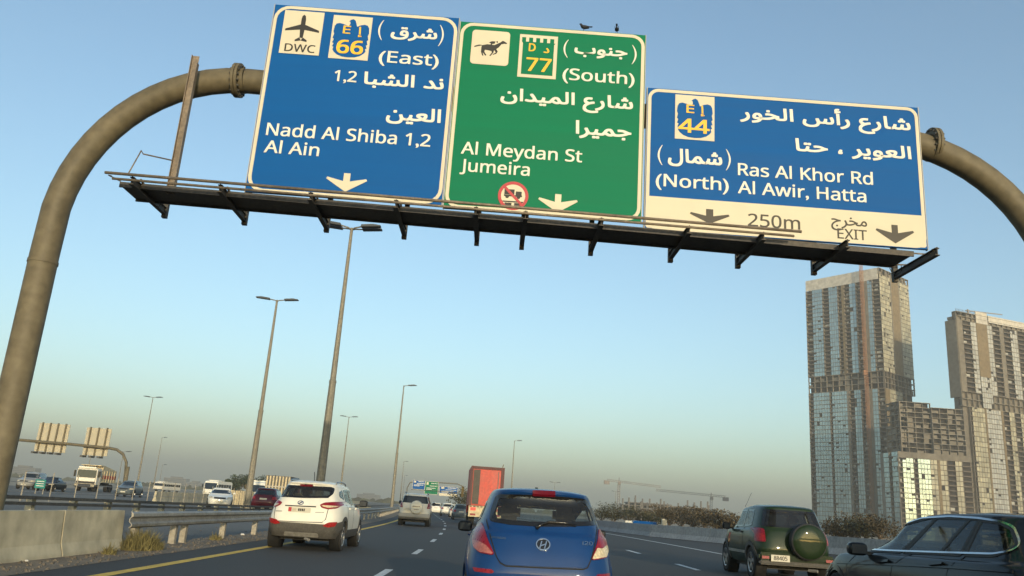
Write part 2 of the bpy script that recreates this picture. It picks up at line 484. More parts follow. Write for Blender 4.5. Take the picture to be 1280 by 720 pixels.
def place_text(body, x0, x1, zb, cap, y, mt, parent, arabic=False, bold=0.012, name='letter', aheight=None):
    """standing text facing -y, spanning x0..x1, baseline zb; cap = height of capitals in metres"""
    me = text_mesh(shape_arabic(body) if arabic else sans(body), 0.0)
    if not me.vertices: return None
    xs = [v.co.x for v in me.vertices]
    mx, wd = min(xs), max(xs)-min(xs)
    sx = (x1-x0)/max(1e-4, wd); sy = cap/(0.74 if arabic else 0.715)
    base = [(v.co.x, v.co.y, v.co.z) for v in me.vertices]
    fc = [tuple(p.vertices) for p in me.polygons]
    par = list(range(len(base)))                # neighbouring letters overlap: set each a hair apart in depth
    def root(i):
        while par[i] != i: par[i] = par[par[i]]; i = par[i]
        return i
    for f_ in fc:
        for k in f_[1:]: par[root(k)] = root(f_[0])
    ids = {}
    lift = [ids.setdefault(root(i), len(ids)) % 3 * 0.00013 for i in range(len(base))]
    bx, bz = bold*cap*1.3, bold*cap*(1.1 if arabic else 0.7)
    sh = [(-1, -1), (1, -1), (-1, 1), (1, 1)] if bold > 0 else [(0, 0)]
    # islands that overlap sideways make one letter (or one joined Arabic stroke with its dots)
    span = {}
    for i, p in enumerate(base):
        r_ = root(i); lo, hi = span.get(r_, (9e9, -9e9)); span[r_] = (min(lo, p[0]), max(hi, p[0]))
    groups = []
    for r_, (lo, hi) in sorted(span.items(), key=lambda kv: kv[1][0]):
        if groups and lo < groups[-1][1] - 0.012: groups[-1][0].append(r_); groups[-1][1] = max(groups[-1][1], hi)
        else: groups.append([[r_], hi])
    objs = []
    for rs, _ in groups:
        rs = set(rs); fsel = [f_ for f_ in fc if root(f_[0]) in rs]
        used = sorted({k for f_ in fsel for k in f_}); rem = {o: k for k, o in enumerate(used)}
        b = MB()
        for i, (dx, dz) in enumerate(sh):       # strokes drawn twice over, a hair apart, for the heavy road-sign weight
            b.add([((base[k][0]-mx)*sx + x0 + dx*bx, y - base[k][2] - 0.0004*i - lift[k], base[k][1]*sy + zb + dz*bz) for k in used], [tuple(rem[k] for k in f_) for f_ in fsel])
        objs.append(b.build(name, mt, parent, fix=False))
    bpy.data.meshes.remove(me)
    return Letters(objs)

# ------------------------------------------------------------------ sign gantry over the road
GY = 14.1
def S(px, py, y=GY): p = at(px, py, y); return p.x, p.z
gan = thing('sign_gantry', 'brown tubular steel gantry arching over the road and carrying the big signs', 'gantry', (-8.45, 14.5, 0))
def gpt(x, z): return (x+8.45, 0, z)
RT = 0.245
pts = [gpt(-8.42, z) for z in (0.0, 2.0, 4.0, 5.2)]
for k in range(1, 15):
    a = R(90*k/14)
    pts.append(gpt(-8.42 + 3.1*(1-math.cos(a)), 5.75 + 3.25*math.sin(a)))
MB().tube(pts, RT, 28).build('column', M['gantry'], gan, 'auto')
MB().tube([gpt(-5.3, 9.0), gpt(1.5, 8.9), gpt(7.2, 8.78)], RT-0.006, 28).build('beam', M['gantry'], gan, 'auto')
pts = [gpt(10.45, z) for z in (0.0, 2.0, 4.0, 5.0)]
for k in range(1, 15):
    a = R(90*k/14)
    pts.append(gpt(10.45 - 3.2*(1-math.cos(a)), 5.55 + 3.22*math.sin(a)))
MB().tube(pts, RT, 28).build('column', M['gantry'], gan, 'auto')
for x, z in ((-5.46, 9.0), (8.22, 8.72)):
    for dx in (-0.032, 0.032):
        MB().lathe([(0.2, dx-0.025), (0.335, dx-0.025), (0.335, dx+0.025), (0.2, dx+0.025)], gpt(x, z), 'x', 28).build('flange', M['gantry'], gan, 'auto')
    b = MB()
    for k in range(16):
        a = 2*math.pi*k/16; c = gpt(x, z)
        b.tube([(c[0]-0.09, c[1]+0.29*math.cos(a), c[2]+0.29*math.sin(a)), (c[0]+0.09, c[1]+0.29*math.cos(a), c[2]+0.29*math.sin(a))], 0.02, 6)
    b.build('flange_bolts', M['galv_dark'], gan, kind='stuff')
MB().tube([gpt(-8.42, 5.02), gpt(-8.42, 5.08)], RT+0.012, 28).build('weld_collar', M['gantry'], gan, 'auto')
for x in (-8.42, 10.45):
    MB().box(x+8.45-0.45, x+8.45+0.45, -0.45, 0.45, 0.0, 0.06).build('base_plate', M['gantry'], gan)

# maintenance walkway with its brackets
wk = thing('maintenance_walkway', 'dark steel walkway with front rail and brackets under the three signs', 'walkway', (0, 13.75, 6.3))
def wpt(x, y, z): return (x, y-13.75, z-6.3)
MB().tube([wpt(-7.03, 13.33, 6.43), wpt(5.12, 13.33, 6.27)], 0.028, 8).build('front_rail', M['rail'], wk, True)
MB().tube([wpt(-6.9, 13.36, 6.34), wpt(5.0, 13.36, 6.19)], 0.024, 8).build('front_rail', M['rail'], wk, True)
b = MB()
b.bar(wpt(-6.95, 14.1, 6.40), wpt(7.3, 14.1, 6.17), 0.72, 0.05)
b.build('deck', M['walkway'], wk)
for yy in (13.75, 14.45):
    MB().bar(wpt(-6.95, yy, 6.385), wpt(7.3, yy, 6.155), 0.03, 0.10).build('deck_edge', M['walkway'], wk)
for px in (165, 275, 388, 495, 595, 657, 752, 862, 955, 1060, 1172):
    py = 222 + (px-165)*(315-222)/(1172-165)
    x = ray(px, py).x*13.4
    z = 6.365 - 0.0165*(x+7)
    b = MB()
    b.bar(wpt(x, 13.4, z), wpt(x, 15.0, z), 0.014, 0.14)
    b.bar(wpt(x, 13.4, z+0.05), wpt(x, 15.0, z+0.05), 0.075, 0.014)
    b.bar(wpt(x, 13.4, z-0.075), wpt(x, 15.0, z-0.075), 0.085, 0.014)
    b.bar(wpt(x, 14.95, z-0.14), wpt(x, 14.95, z+0.6), 0.09, 0.09)
    b.build('bracket', M['walkway'], wk)
    MB().bar(wpt(x+0.05, 13.62, z+0.10), wpt(x+0.05, 13.95, z+0.03), 0.03, 0.03).build('brace', M['rail'], wk)
b = MB()
x = ray(213, 232).x*13.9
b.bar(wpt(x, 13.95, 6.35), wpt(x, 13.95, 9.15), 0.012, 0.13, (1, 0, 0))
b.bar(wpt(x-0.06, 13.95, 6.35), wpt(x-0.06, 13.95, 9.15), 0.1, 0.012, (1, 0, 0))
b.bar(wpt(x+0.06, 13.95, 6.35), wpt(x+0.06, 13.95, 9.0), 0.1, 0.012, (1, 0, 0))
b.build('upright_post', M['rail'], wk)
b = MB()
b.tube([wpt(x-0.06, 13.9, 6.98), wpt(x-0.5, 13.7, 6.98), wpt(x-0.52, 13.65, 7.02), wpt(x-0.55, 13.4, 6.44)], 0.013, 6)
b.build('ladder_hook', M['rail'], wk, True)
b = MB(); b.tube([wpt(7.3, 13.75, 6.17), wpt(7.62, 13.75, 6.17), wpt(7.62, 14.4, 6.17), wpt(7.3, 14.45, 6.17)], 0.015, 6)
b.build('end_rail', M['rail'], wk)
b = MB(); b.tube([wpt(-6.95, 13.75, 6.45), wpt(-7.05, 13.5, 6.45), wpt(-6.95, 13.4, 6.4)], 0.012, 6)
b.build('end_rail', M['rail'], wk)
b = MB(); b.tube([wpt(7.2, 14.45, 6.1), wpt(7.24, 14.45, 6.0), wpt(7.34, 14.45, 5.97), wpt(7.42, 14.45, 6.05), wpt(7.42, 14.45, 6.16)], 0.008, 5)
b.build('loose_cable', M['trim'], wk)
b = MB(); b.tube([wpt(-6.6, 14.45, 6.36), wpt(-6.58, 14.45, 6.26), wpt(-6.5, 14.45, 6.26), wpt(-6.48, 14.45, 6.35)], 0.008, 5)
b.build('loose_cable', M['trim'], wk)

def sign(name, label, x0, x1, z0, z1, field, corner):
    t = thing(name, label, 'road sign', (x0, GY, z0), 0)
    w, h = x1-x0, z1-z0
    MB().box(0, w, 0, 0.06, 0, h).build('panel', M[field], t)
    o = rrect(0.012, w-0.012, 0.012, h-0.012, corner); i = rrect(0.075, w-0.075, 0.075, h-0.075, corner-0.06)
    MB().ring(o, i, 'y', -0.006, -0.0005).build('border', M['sign_cream'], t)
    MB().box(-0.012, 0, -0.004, 0.075, -0.01, h+0.01).build('edge_trim', M['alu'], t)
    MB().box(w, w+0.012, -0.004, 0.075, -0.01, h+0.01).build('edge_trim', M['alu'], t)
    for k in range(4):
        x = w*(k+0.5)/4
        MB().box(x-0.05, x+0.05, 0.062, 0.16, 0.05, h-0.05).build('back_stiffener', M['galv'], t)
    return t
class Face:
    """put things on a sign at photograph pixels"""
    def __init__(s, t, x0, z0): s.t, s.x0, s.z0 = t, x0, z0
    def p(s, px, py): x, z = S(px, py); return x-s.x0, z-s.z0
    def text(s, body, l, r_, cap, mt='sign_white', arabic=False, bold=0.012, d=0.0):
        a, b_ = s.p(*l), s.p(*r_)
        c = cap*0.0161
        return place_text(body, a[0], b_[0], (a[1]+b_[1])/2+d, c, -0.0045, M[mt], s.t, arabic, bold)
    def poly(s, name, pxs, mt, y=-0.005, thick=0.004, parent=None):
        q = [s.p(*a) for a in pxs]
        return MB().prism(q, 'y', y-thick, y).build(name, M[mt], parent or s.t)
    def local(s, name, q, mt, y=-0.005, thick=0.004, parent=None):
        return MB().prism(q, 'y', y-thick, y).build(name, M[mt], parent or s.t)
    def arrow(s, stem_l, stem_r, lt, rt, tip, mt):
        a, b_, c, d, e = (s.p(*q) for q in (stem_l, stem_r, lt, rt, tip))
        cx = (a[0]+b_[0])/2; hw = (b_[0]-a[0])/2+0.004; W = (d[0]-c[0])/2
        zt, zw, zb = (a[1]+b_[1])/2, (c[1]+d[1])/2, e[1]
        zi = zw - (zw-zb)*0.2
        b = MB()
        b.prism([(cx-hw, zt), (cx-hw, zi-0.01), (cx+hw, zi-0.01), (cx+hw, zt)], 'y', -0.009, -0.005)
        for sg in (-1, 1):
            b.prism([(cx+sg*hw, zi), (cx+sg*W*0.95, zw+0.015), (cx+sg*W, zw-0.02), (cx, zb)], 'y', -0.0092, -0.005)
        b.prism([(cx-hw, zi), (cx, zb), (cx+hw, zi)], 'y', -0.0094, -0.005)
        return b.build('lane_arrow', M[mt], s.t)
    def bbox(s, corners):
        q = [s.p(*c) for c in corners]
        return (q[0][0]+q[3][0])/2, (q[1][0]+q[2][0])/2, (q[2][1]+q[3][1])/2, (q[0][1]+q[1][1])/2
    def paren(s, px, py0, py1, side, mt='sign_white', w=0.022, bulge=0.07):
        x, z1 = s.p(px, py0); _, z0 = s.p(px, py1)
        o, i = [], []
        for k in range(13):
            t = k/12; a = (t-0.5)*2; bx = (1-a*a)*bulge*side
            ww = w*(1-a*a)*0.5+0.006
            o.append((x+bx-ww, z0+(z1-z0)*t)); i.append((x+bx+ww, z0+(z1-z0)*t))
        b = MB()
        for k in range(12): b.prism([o[k], o[k+1], i[k+1], i[k]], 'y', -0.009, -0.005)
        b.build('lettering', M[mt], s.t)
    def eagle_shield(s, corners, num, numl, numr, letl, letr, ax):
        x0, x1, z0, z1 = s.bbox(corners); w, h = x1-x0, z1-z0
        sh = s.local('route_shield', [(x0, z0), (x1, z0), (x1, z1), (x0, z1)], 'sign_cream', -0.005, 0.004)
        half = [(0.0, 0.04), (0.16, 0.05), (0.29, 0.09), (0.38, 0.15), (0.42, 0.20), (0.40, 0.26), (0.44, 0.27), (0.41, 0.34), (0.45, 0.36), (0.42, 0.44), (0.455, 0.47), (0.43, 0.56), (0.455, 0.62), (0.44, 0.74), (0.40, 0.80), (0.32, 0.82), (0.22, 0.80), (0.13, 0.76)]
        head = [(0.10, 0.84), (0.07, 0.90), (0.02, 0.93), (-0.04, 0.915), (-0.09, 0.875), (-0.06, 0.865), (-0.05, 0.82), (-0.08, 0.76)]
        q = [(x0+w*(0.5+a), z0+h*c) for a, c in half] + [(x0+w*(0.5+a), z0+h*c) for a, c in head] + [(x0+w*(0.5-a), z0+h*c) for a, c in reversed(half[1:-1])]
        s.local('eagle_field', q, 'sign_blue', -0.010, 0.003, sh)
        k = s.text('E', letl, letr, 10.5, 'sign_yellow', bold=0.02); k.location.y = -0.01
        e = s.text('\u0625', ax, (ax[0]+4.5, ax[1]), 10, 'sign_yellow', True, 0.01); e.location.y = -0.01
        k = s.text(num, numl, numr, 17.3, 'sign_yellow', bold=0.03); k.location.y = -0.01

# left blue sign
x0, z0 = S(309, 228)[0]-0.015, 6.56; x1 = (S(574, 25)[0]+S(555, 251)[0])/2-0.02; z1 = 10.49
t = sign('overhead_sign', 'tall blue overhead sign for Nadd Al Shiba and Al Ain with aeroplane symbol', x0, x1, z0, z1, 'sign_blue', 0.3)
f = Face(t, x0, z0)
bx = f.bbox([(357, 12.2), (405.7, 16.7), (398.6, 70), (348.4, 66)])
pb = f.local('symbol_board', [(bx[0], bx[2]), (bx[1], bx[2]), (bx[1], bx[3]), (bx[0], bx[3])], 'sign_cream')
cx, cz = (bx[0]+bx[1])/2, bx[2]+(bx[3]-bx[2])*0.60
pl = [(0.0, 0.30), (0.03, 0.27), (0.042, 0.20), (0.042, 0.08), (0.31, -0.03), (0.315, -0.075), (0.042, -0.035), (0.03, -0.20), (0.11, -0.26), (0.11, -0.295), (0.0, -0.27)]
b = MB()
b.prism([(cx+a*1.05, cz+c) for a, c in pl[:4]+pl[6:8]+[(0, -0.22)]], 'y', -0.012, -0.009)
b.prism([(cx-a*1.05, cz+c) for a, c in pl[:4]+pl[6:8]+[(0, -0.22)]], 'y', -0.012, -0.009)
for sg in (1, -1):
    b.prism([(cx+sg*a*1.05, cz+c) for a, c in (pl[3], pl[4], pl[5], pl[6])], 'y', -0.0121, -0.009)
    b.prism([(cx+sg*a*1.05, cz+c) for a, c in (pl[7], pl[8], pl[9], pl[10])], 'y', -0.0122, -0.009)
b.build('aeroplane_symbol', M['sign_black'], pb)
k = f.text('DWC', (355.5, 63.2), (393, 67.2), 10, 'sign_black'); k.location.y = -0.006
f.eagle_shield([(417.5, 18.3), (466, 23), (459.5, 77), (410.4, 71.7)], '66', (420.5, 65.8), (452.5, 68.8), (428.8, 42), (437.6, 43), (448, 43.3))
f.paren(480, 25.5, 50.5, -1); f.paren(550.5, 31.5, 58, 1)
f.text('شرق', (488.6, 46.5), (545.5, 50), 15, arabic=True, bold=0.028, d=0.02)
f.text('(East)', (473.4, 76.5), (547.5, 83.5), 15, bold=0.018)
f.text('ند الشبا', (455, 104.6), (553.6, 112), 16, arabic=True, bold=0.028)
f.text('1,2', (417.5, 101), (445, 103), 14, bold=0.016)
f.text('العين', (483, 149.5), (550, 152.5), 17, arabic=True, bold=0.028)
f.text('Nadd Al Shiba 1,2', (333, 166.2), (537, 186), 15.2, bold=0.016)
f.text('Al Ain', (330, 190), (398, 195.5), 15, bold=0.016)
f.arrow((430.5, 216.5), (438.2, 217.2), (407.8, 221), (458.8, 226), (431, 239.9), 'sign_cream')

# middle green sign
x0 = (S(578, 25)[0]+S(558, 251)[0])/2-0.035; x1 = S(805, 100)[0]+0.01; z0, z1 = 6.52, 10.42
t = sign('overhead_sign', 'green overhead sign for Al Meydan St and Jumeira with racehorse symbol', x0, x1, z0, z1, 'sign_green', 0.25)
f = Face(t, x0, z0)
bx = f.bbox([(590.5, 36.7), (638, 41), (635, 83.4), (587.8, 79)])
pb = f.local('symbol_board', rrect(bx[0], bx[1], bx[2], bx[3], 0.07, 4), 'sign_cream')
cx, cz = (bx[0]+bx[1])/2, (bx[2]+bx[3])/2
sc_ = (bx[1]-bx[0])/235.0
def hz(pts_): return [(cx + (a-260)*sc_, cz - (c-197)*sc_*0.95 + (a-260)*sc_*0.075) for a, c in pts_]
b = MB(); yy = -0.0125
for i, q in enumerate(([(207, 180), (240, 172), (285, 178), (300, 196), (296, 215), (270, 222), (240, 214), (215, 212), (205, 198)],   # trunk
          [(285, 178), (318, 160), (330, 168), (312, 195), (297, 208)],                       # neck
          [(318, 160), (334, 146), (345, 152), (362, 164), (358, 170), (344, 168), (330, 172)],   # head
          [(207, 181), (185, 186), (160, 194), (163, 184), (190, 175), (206, 177)],           # tail
          [(208, 205), (228, 212), (226, 228), (240, 252), (233, 256), (216, 232)],
          [(205, 198), (222, 214), (215, 230), (222, 258), (214, 254), (205, 228)],
          [(286, 212), (298, 208), (308, 226), (300, 242), (278, 250), (279, 244), (296, 234)],
          [(268, 218), (284, 216), (282, 232), (266, 258), (258, 256), (272, 234)],
          [(250, 158), (268, 150), (290, 152), (285, 168), (270, 170), (268, 184), (258, 180), (262, 166)],   # rider
          [(294, 150), (304, 150), (306, 159), (297, 161)])):
    b.prism(hz(q), 'y', yy - 0.0001*i, -0.009)
b.build('racehorse_symbol', M['sign_black'], pb)
bx = f.bbox([(650.4, 42.3), (698, 46.8), (694, 99.8), (646.3, 95.6)])
sh = f.local('route_shield', [(bx[0], bx[2]), (bx[1], bx[2]), (bx[1], bx[3]), (bx[0], bx[3])], 'sign_cream', -0.005, 0.004)
w, h = bx[1]-bx[0], bx[3]-bx[2]
b = MB()
b.prism([(bx[0]+w*0.09, bx[2]+h*0.07), (bx[1]-w*0.09, bx[2]+h*0.07), (bx[1]-w*0.09, bx[2]+h*0.79), (bx[1]-w*0.06, bx[2]+h*0.83), (bx[0]+w*0.06, bx[2]+h*0.83), (bx[0]+w*0.09, bx[2]+h*0.79)], 'y', -0.0125, -0.009)
for k in range(5):
    xx = bx[0]+w*(0.06+k*0.185)
    b.box(xx, xx+w*0.105, -0.0124, -0.009, bx[2]+h*0.825, bx[2]+h*0.93)
b.build('fort_field', M['sign_green'], sh)
for a in (('D', (661, 64), (668.9, 65), 10.3, False), ('\u062f', (679.5, 66.3), (686, 67), 10, True), ('77', (657.5, 88.5), (688, 91), 17.5, False)):
    k = f.text(a[0], a[1], a[2], a[3], 'sign_yellow', a[4], 0.02); k.location.y = -0.01
f.paren(710.5, 50, 72.5, -1); f.paren(790.5, 56.5, 80.5, 1)
f.text('جنوب', (718.4, 66.5), (783.4, 71), 15, arabic=True, bold=0.028)
f.text('(South)', (703.2, 98.5), (792.6, 106.5), 15, bold=0.018)
f.text('شارع الميدان', (626, 125.5), (790.5, 135.5), 16, arabic=True, bold=0.028)
f.text('جميرا', (719.8, 167), (788.4, 171.5), 17, arabic=True, bold=0.028)
f.text('Al Meydan St', (576.4, 191), (727, 204), 15, bold=0.016)
f.text('Jumeira', (575, 213.7), (661.4, 220), 15, bold=0.016)
f.arrow((694.3, 242.6), (701.5, 243.3), (672.8, 247), (722, 252), (697.7, 266), 'sign_cream')
c = f.p(641.4, 245); rr = 0.27
circ = lambda r_, n=32: [(c[0]+r_*math.cos(2*math.pi*k/n), c[1]+r_*math.sin(2*math.pi*k/n)) for k in range(n)]
pr = f.local('no_trucks_disc', circ(rr), 'sign_cream')
MB().ring(circ(rr+0.012), circ(rr-0.045), 'y', -0.0125, -0.0045).build('red_ring', M['sign_red'], pr)
b = MB()
for q in ((-0.165, 0.02, 0.02, 0.125), (0.045, 0.015, 0.155, 0.09), (-0.17, -0.015, 0.165, 0.015), (-0.19, -0.13, 0.19, -0.105), (-0.15, -0.19, -0.02, -0.14), (0.03, -0.19, 0.15, -0.14)):
    b.box(c[0]+q[0], c[0]+q[2], -0.0118, -0.009, c[1]+q[1], c[1]+q[3])
for wx in (-0.11, 0.1):
    b.prism([(c[0]+wx+0.035*math.cos(2*math.pi*k/12), c[1]-0.02+0.035*math.sin(2*math.pi*k/12)) for k in range(12)], 'y', -0.0121, -0.009)
b.build('truck_symbol', M['sign_black'], pr)
MB().prism([(c[0]-0.185, c[1]+0.15), (c[0]-0.15, c[1]+0.185), (c[0]+0.185, c[1]-0.15), (c[0]+0.15, c[1]-0.185)], 'y', -0.0135, -0.009).build('red_slash', M['sign_red'], pr)

# right blue sign with cream exit strip
x0 = S(808, 180)[0]+0.0; x1 = (S(1149, 138)[0]+S(1158, 312)[0])/2; z0, z1 = 6.39, 9.28
t = sign('overhead_sign', 'wide blue overhead sign for Ras Al Khor Rd with cream 250m exit strip', x0, x1, z0, z1, 'sign_blue', 0.2)
f = Face(t, x0, z0)
zb = (f.p(805, 242)[1]+f.p(1153, 272)[1])/2; w = x1-x0
f.local('exit_strip', [(0.05, 0.03), (w-0.05, 0.03), (w-0.02, 0.06), (w-0.02, zb), (0.02, zb), (0.02, 0.06)], 'sign_cream', -0.0008, 0.003)
f.eagle_shield([(844.8, 118), (893.8, 121.9), (892, 177), (842.7, 173)], '44', (848.5, 164.4), (886, 168.4), (858, 141), (867.3, 142), (876, 142))
f.paren(828, 181.5, 206.5, -1); f.paren(907.5, 186.5, 213, 1)
f.text('شمال', (835.4, 202), (902, 206), 17, arabic=True, bold=0.028)
f.text('(North)', (819.8, 231), (910.4, 239.5), 15, bold=0.018)
f.text('Ras Al Khor Rd', (922.6, 217.5), (1091, 232.5), 15, bold=0.016)
f.text('Al Awir, Hatta', (922.6, 240.5), (1082.6, 254), 15, bold=0.016)
f.text('شارع رأس الخور', (925.5, 148), (1137.5, 162), 16, arabic=True, bold=0.028)
f.text('العوير ، حتا', (995, 188), (1138.6, 199), 16, arabic=True, bold=0.028)
f.arrow((882.8, 261.3), (891.2, 262), (862.3, 265.6), (912, 269.8), (887, 279.8), 'sign_brown')
f.text('250m', (935, 282), (1000, 287.5), 15, 'sign_brown', bold=0.012)
f.text('مخرج', (1039, 280), (1083.6, 284), 13, 'sign_brown', True, 0.012)
f.text('EXIT', (1047, 297.5), (1083.6, 301), 12, 'sign_brown', bold=0.01)
f.arrow((1114.3, 281), (1121.5, 281.6), (1094, 285.8), (1142, 290.3), (1118, 304.3), 'sign_brown')

# birds on the green sign
def bird(px, py, label, flip, turned):
    p = at(px, py, 14.13); t = thing('bird', label, 'bird', (p.x, 14.13, 10.43), 0 if not turned else R(80), 'birds on the green sign')
    t.scale = (0.72, 0.72, 0.72)
    sx = -1 if flip else 1
    b = MB()
    b.tube([(sx*-0.155, 0, 0.135), (sx*-0.10, 0, 0.115), (sx*-0.03, 0, 0.11), (sx*0.03, 0, 0.135), (sx*0.065, 0, 0.18), (sx*0.075, 0, 0.205), (sx*0.10, 0, 0.21), (sx*0.125, 0, 0.205)],
           [0.012, 0.028, 0.052, 0.050, 0.034, 0.03, 0.02, 0.003], 10)
    b.build('body', M['bird'], t, True)
    MB().bar((sx*-0.14, 0, 0.14), (sx*-0.24, 0, 0.15), 0.05, 0.008).build('tail', M['bird'], t)
    for s in (-1, 1):
        MB().tube([(sx*0.0, s*0.02, 0.08), (sx*0.005, s*0.022, 0.0)], 0.006, 5).build('leg', M['bird'], t)
        MB().prism([(sx*0.05, 0.15), (sx*-0.03, 0.155), (sx*-0.17, 0.125), (sx*-0.03, 0.09), (sx*0.04, 0.11)], 'y', s*0.048-0.006, s*0.048+0.006).build('wing', M['bird'], t)
bird(729.5, 35, 'dark bird standing side-on on top edge of the green sign', True, False)
bird(771, 39, 'dark bird facing away on the green sign, near its right corner', False, True)

# ------------------------------------------------------------------ barriers and guardrails
bar = thing('concrete_barrier', 'long beige concrete barrier at the left edge, ending at the guardrail', 'barrier', (-7.2, 14.6, 0))
prof = [(0.15, 0.0), (0.145, 0.05), (0.085, 0.22), (0.05, 0.75), (-0.08, 0.75), (-0.10, 0.22), (-0.16, 0.05), (-0.16, 0.0)]
def extr(prof, path, zs=None):
    b = MB(); n = len(prof); v = []; f = []
    for i, (x, y) in enumerate(path):
        a, c = path[max(i-1, 0)], path[min(i+1, len(path)-1)]
        d = Vector((c[0]-a[0], c[1]-a[1])).normalized(); nx, ny = d.y, -d.x
        z0 = zs[i] if zs else 0
        v += [(x+nx*u, y+ny*u, w+z0) for u, w in prof]
    for i in range(len(path)-1):
        for k in range(n):
            a, b2 = i*n+k, i*n+(k+1) % n
            f.append((a, b2, b2+n, a+n))
    f += [tuple(range(n)), tuple(reversed(range((len(path)-1)*n, len(path)*n)))]
    return b.add(v, f)
for y0, y1 in ((-14.0, -6.05), (-6.0, 1.95), (2.0, 9.93), (9.98, 14.55), (14.6, 16.95)):
    p2 = [(u, w*(1.07 if y1 < 10 else 1.0)) for u, w in prof]
    extr(p2, [(0, y0-14.6), (0, y1-14.6)]).build('barrier_segment', M['concrete'], bar)
wbeam = [(0.0, 0.42), (0.05, 0.45), (0.055, 0.50), (0.0, 0.545), (0.0, 0.60), (0.055, 0.645), (0.05, 0.70), (0.0, 0.735), (-0.012, 0.73), (0.03, 0.695), (0.035, 0.65), (-0.016, 0.605), (-0.016, 0.54), (0.035, 0.495), (0.03, 0.455), (-0.012, 0.425)]
gr = thing('guardrail', 'galvanised corrugated guardrail on steel posts beside the white car', 'guardrail', (0, 0, 0))
ys = [16.9 + 3.3*k for k in range(75)]
extr(wbeam, [(-7.0+off(y), y) for y in ys]).build('rail_beam', M['galv'], gr, 'auto')
py_ = [17.6, 19.75, 20.4] + [23.4+3.25*k for k in range(64)]
for y in py_:
    x = -7.06 + off(y)
    b = MB(); b.box(x-0.16, x-0.02, y-0.06, y+0.06, 0, 0.68); b.build('post', M['post'], gr)
    MB().box(x-0.021, x+0.05, y-0.05, y+0.05, 0.5, 0.66).build('spacer_block', M['galv_dark'], gr)
g2 = thing('guardrail', 'dark double steel rail on concrete posts across the median', 'guardrail', (0, 0, 0))
def rz(y): return 0.80 if y < 18 else max(0.50, 0.80-0.0085*(y-18))
ys = [-10+4*k for k in range(70)]
for dz, hh, dx in ((0.0, 0.10, 0), (-0.17, 0.09, 0.0)):
    extr([(-0.05, -hh), (0.05, -hh), (0.06, 0), (-0.06, 0)], [(-13.2+off(y)+dx, y) for y in ys], [rz(y)+dz for y in ys]).build('rail_beam', M['galv_dark'], g2)
for k in range(66):
    y = -6+2.6*k; x = -13.32+off(y)
    MB().box(x-0.16, x+0.02, y-0.11, y+0.11, -0.01, rz(y)-0.05).build('post', M['concrete'], g2)
fen = thing('wire_fence', 'thin pale fence posts with wires beyond the dark median rail', 'fence', (0, 0, 0))
for k in range(36):
    y = 14+3.2*k; x = -24.6+off(y)
    MB().tube([(x, y, 0), (x, y, 1.6)], 0.032, 6).build('post', M['post'], fen)
for z in (0.5, 1.0):
    MB().tube([(-24.6+off(y), y, z) for y in range(14, 128, 6)], 0.015, 4).build('wire', M['galv'], fen)
pw = thing('parapet_wall', 'low pale concrete parapet along the far side road', 'wall', (0, 0, 0))
for k in range(30):
    y0, y1 = 70+9*k, 78.95+9*k
    extr([(0.2, 0), (0.12, 0.3), (0.08, 0.85), (-0.08, 0.85), (-0.12, 0.3), (-0.2, 0)], [(-25.6+off(y0), y0), (-25.6+off(y1), y1)]).build('wall_segment', M['concrete'], pw)
rb = thing('concrete_barrier', 'grey concrete barrier along the right side of the exit lane', 'barrier', (0, 0, 0))
path = BAR[1:]
for a, c in zip(path[:-1], path[1:]):
    d = (Vector(c)-Vector(a)); d2 = d.normalized()*0.02
    extr([(0.28, 0.0), (0.26, 0.08), (0.12, 0.28), (0.08, 0.76), (-0.08, 0.76), (-0.12, 0.28), (-0.28, 0)], [(a[0]+d2.x, a[1]+d2.y), (c[0]-d2.x, c[1]-d2.y)], [bank(a[0]), bank(c[0])]).build('barrier_segment', M['concrete_grey'], rb)

# ------------------------------------------------------------------ street lamps
def lamp_post(x, y, H, heads, label, r0=0.21, rz_=0.0, group='street lamps along the highway'):
    t = thing('street_lamp', label, 'street lamp', (x, y, 0), rz_, group)
    h1 = H*0.45
    MB().tube([(0, 0, 0), (0, 0, h1)], [r0, r0*0.72], 10).build('lower_shaft', M['pole'], t, 'auto')
    MB().tube([(0, 0, h1-0.02), (0, 0, h1+0.12)], [r0*0.80, r0*0.74], 10).build('joint_collar', M['pole'], t, 'auto')
    MB().tube([(0, 0, h1+0.1), (0, 0, H)], [r0*0.62, r0*0.32], 10).build('upper_shaft', M['pole'], t, 'auto')
    MB().box(-r0*1.5, r0*1.5, -r0*1.5, r0*1.5, 0, 0.04).build('base_plate', M['galv'], t)
    for sg, yy in heads:
        MB().tube([(0, 0, H-0.12), (sg*0.2, yy*0.4, H-0.02), (sg*0.75, yy, H+0.06)], 0.045, 6).build('arm', M['pole'], t)
        L = 1.15
        lu = MB().prism([(0.6, 0.0), (0.6+L, 0.10), (0.6+L, 0.17), (0.6+L*0.6, 0.22), (0.6, 0.14)] if sg > 0 else [(-0.6, 0.0), (-0.6-L, 0.10), (-0.6-L, 0.17), (-0.6-L*0.6, 0.22), (-0.6, 0.14)], 'y', yy-0.19, yy+0.19)
        lu.v = [(a, b_, c+H-0.02) for a, b_, c in lu.v]
        o = lu.build('lamp_head', M['lamp'], t, bevel=0.02)
        xs = sorted((sg*0.85, sg*1.6))
        MB().add([(xs[0], yy-0.13, H+0.012), (xs[1], yy-0.13, H+0.072), (xs[1], yy+0.13, H+0.072), (xs[0], yy+0.13, H+0.012)] if sg > 0 else
                 [(xs[0], yy-0.13, H+0.068), (xs[1], yy-0.13, H+0.012), (xs[1], yy+0.13, H+0.012), (xs[0], yy+0.13, H+0.068)], [(0, 1, 2, 3)]).build('lens', M['lamp_glass'], o, fix=False)
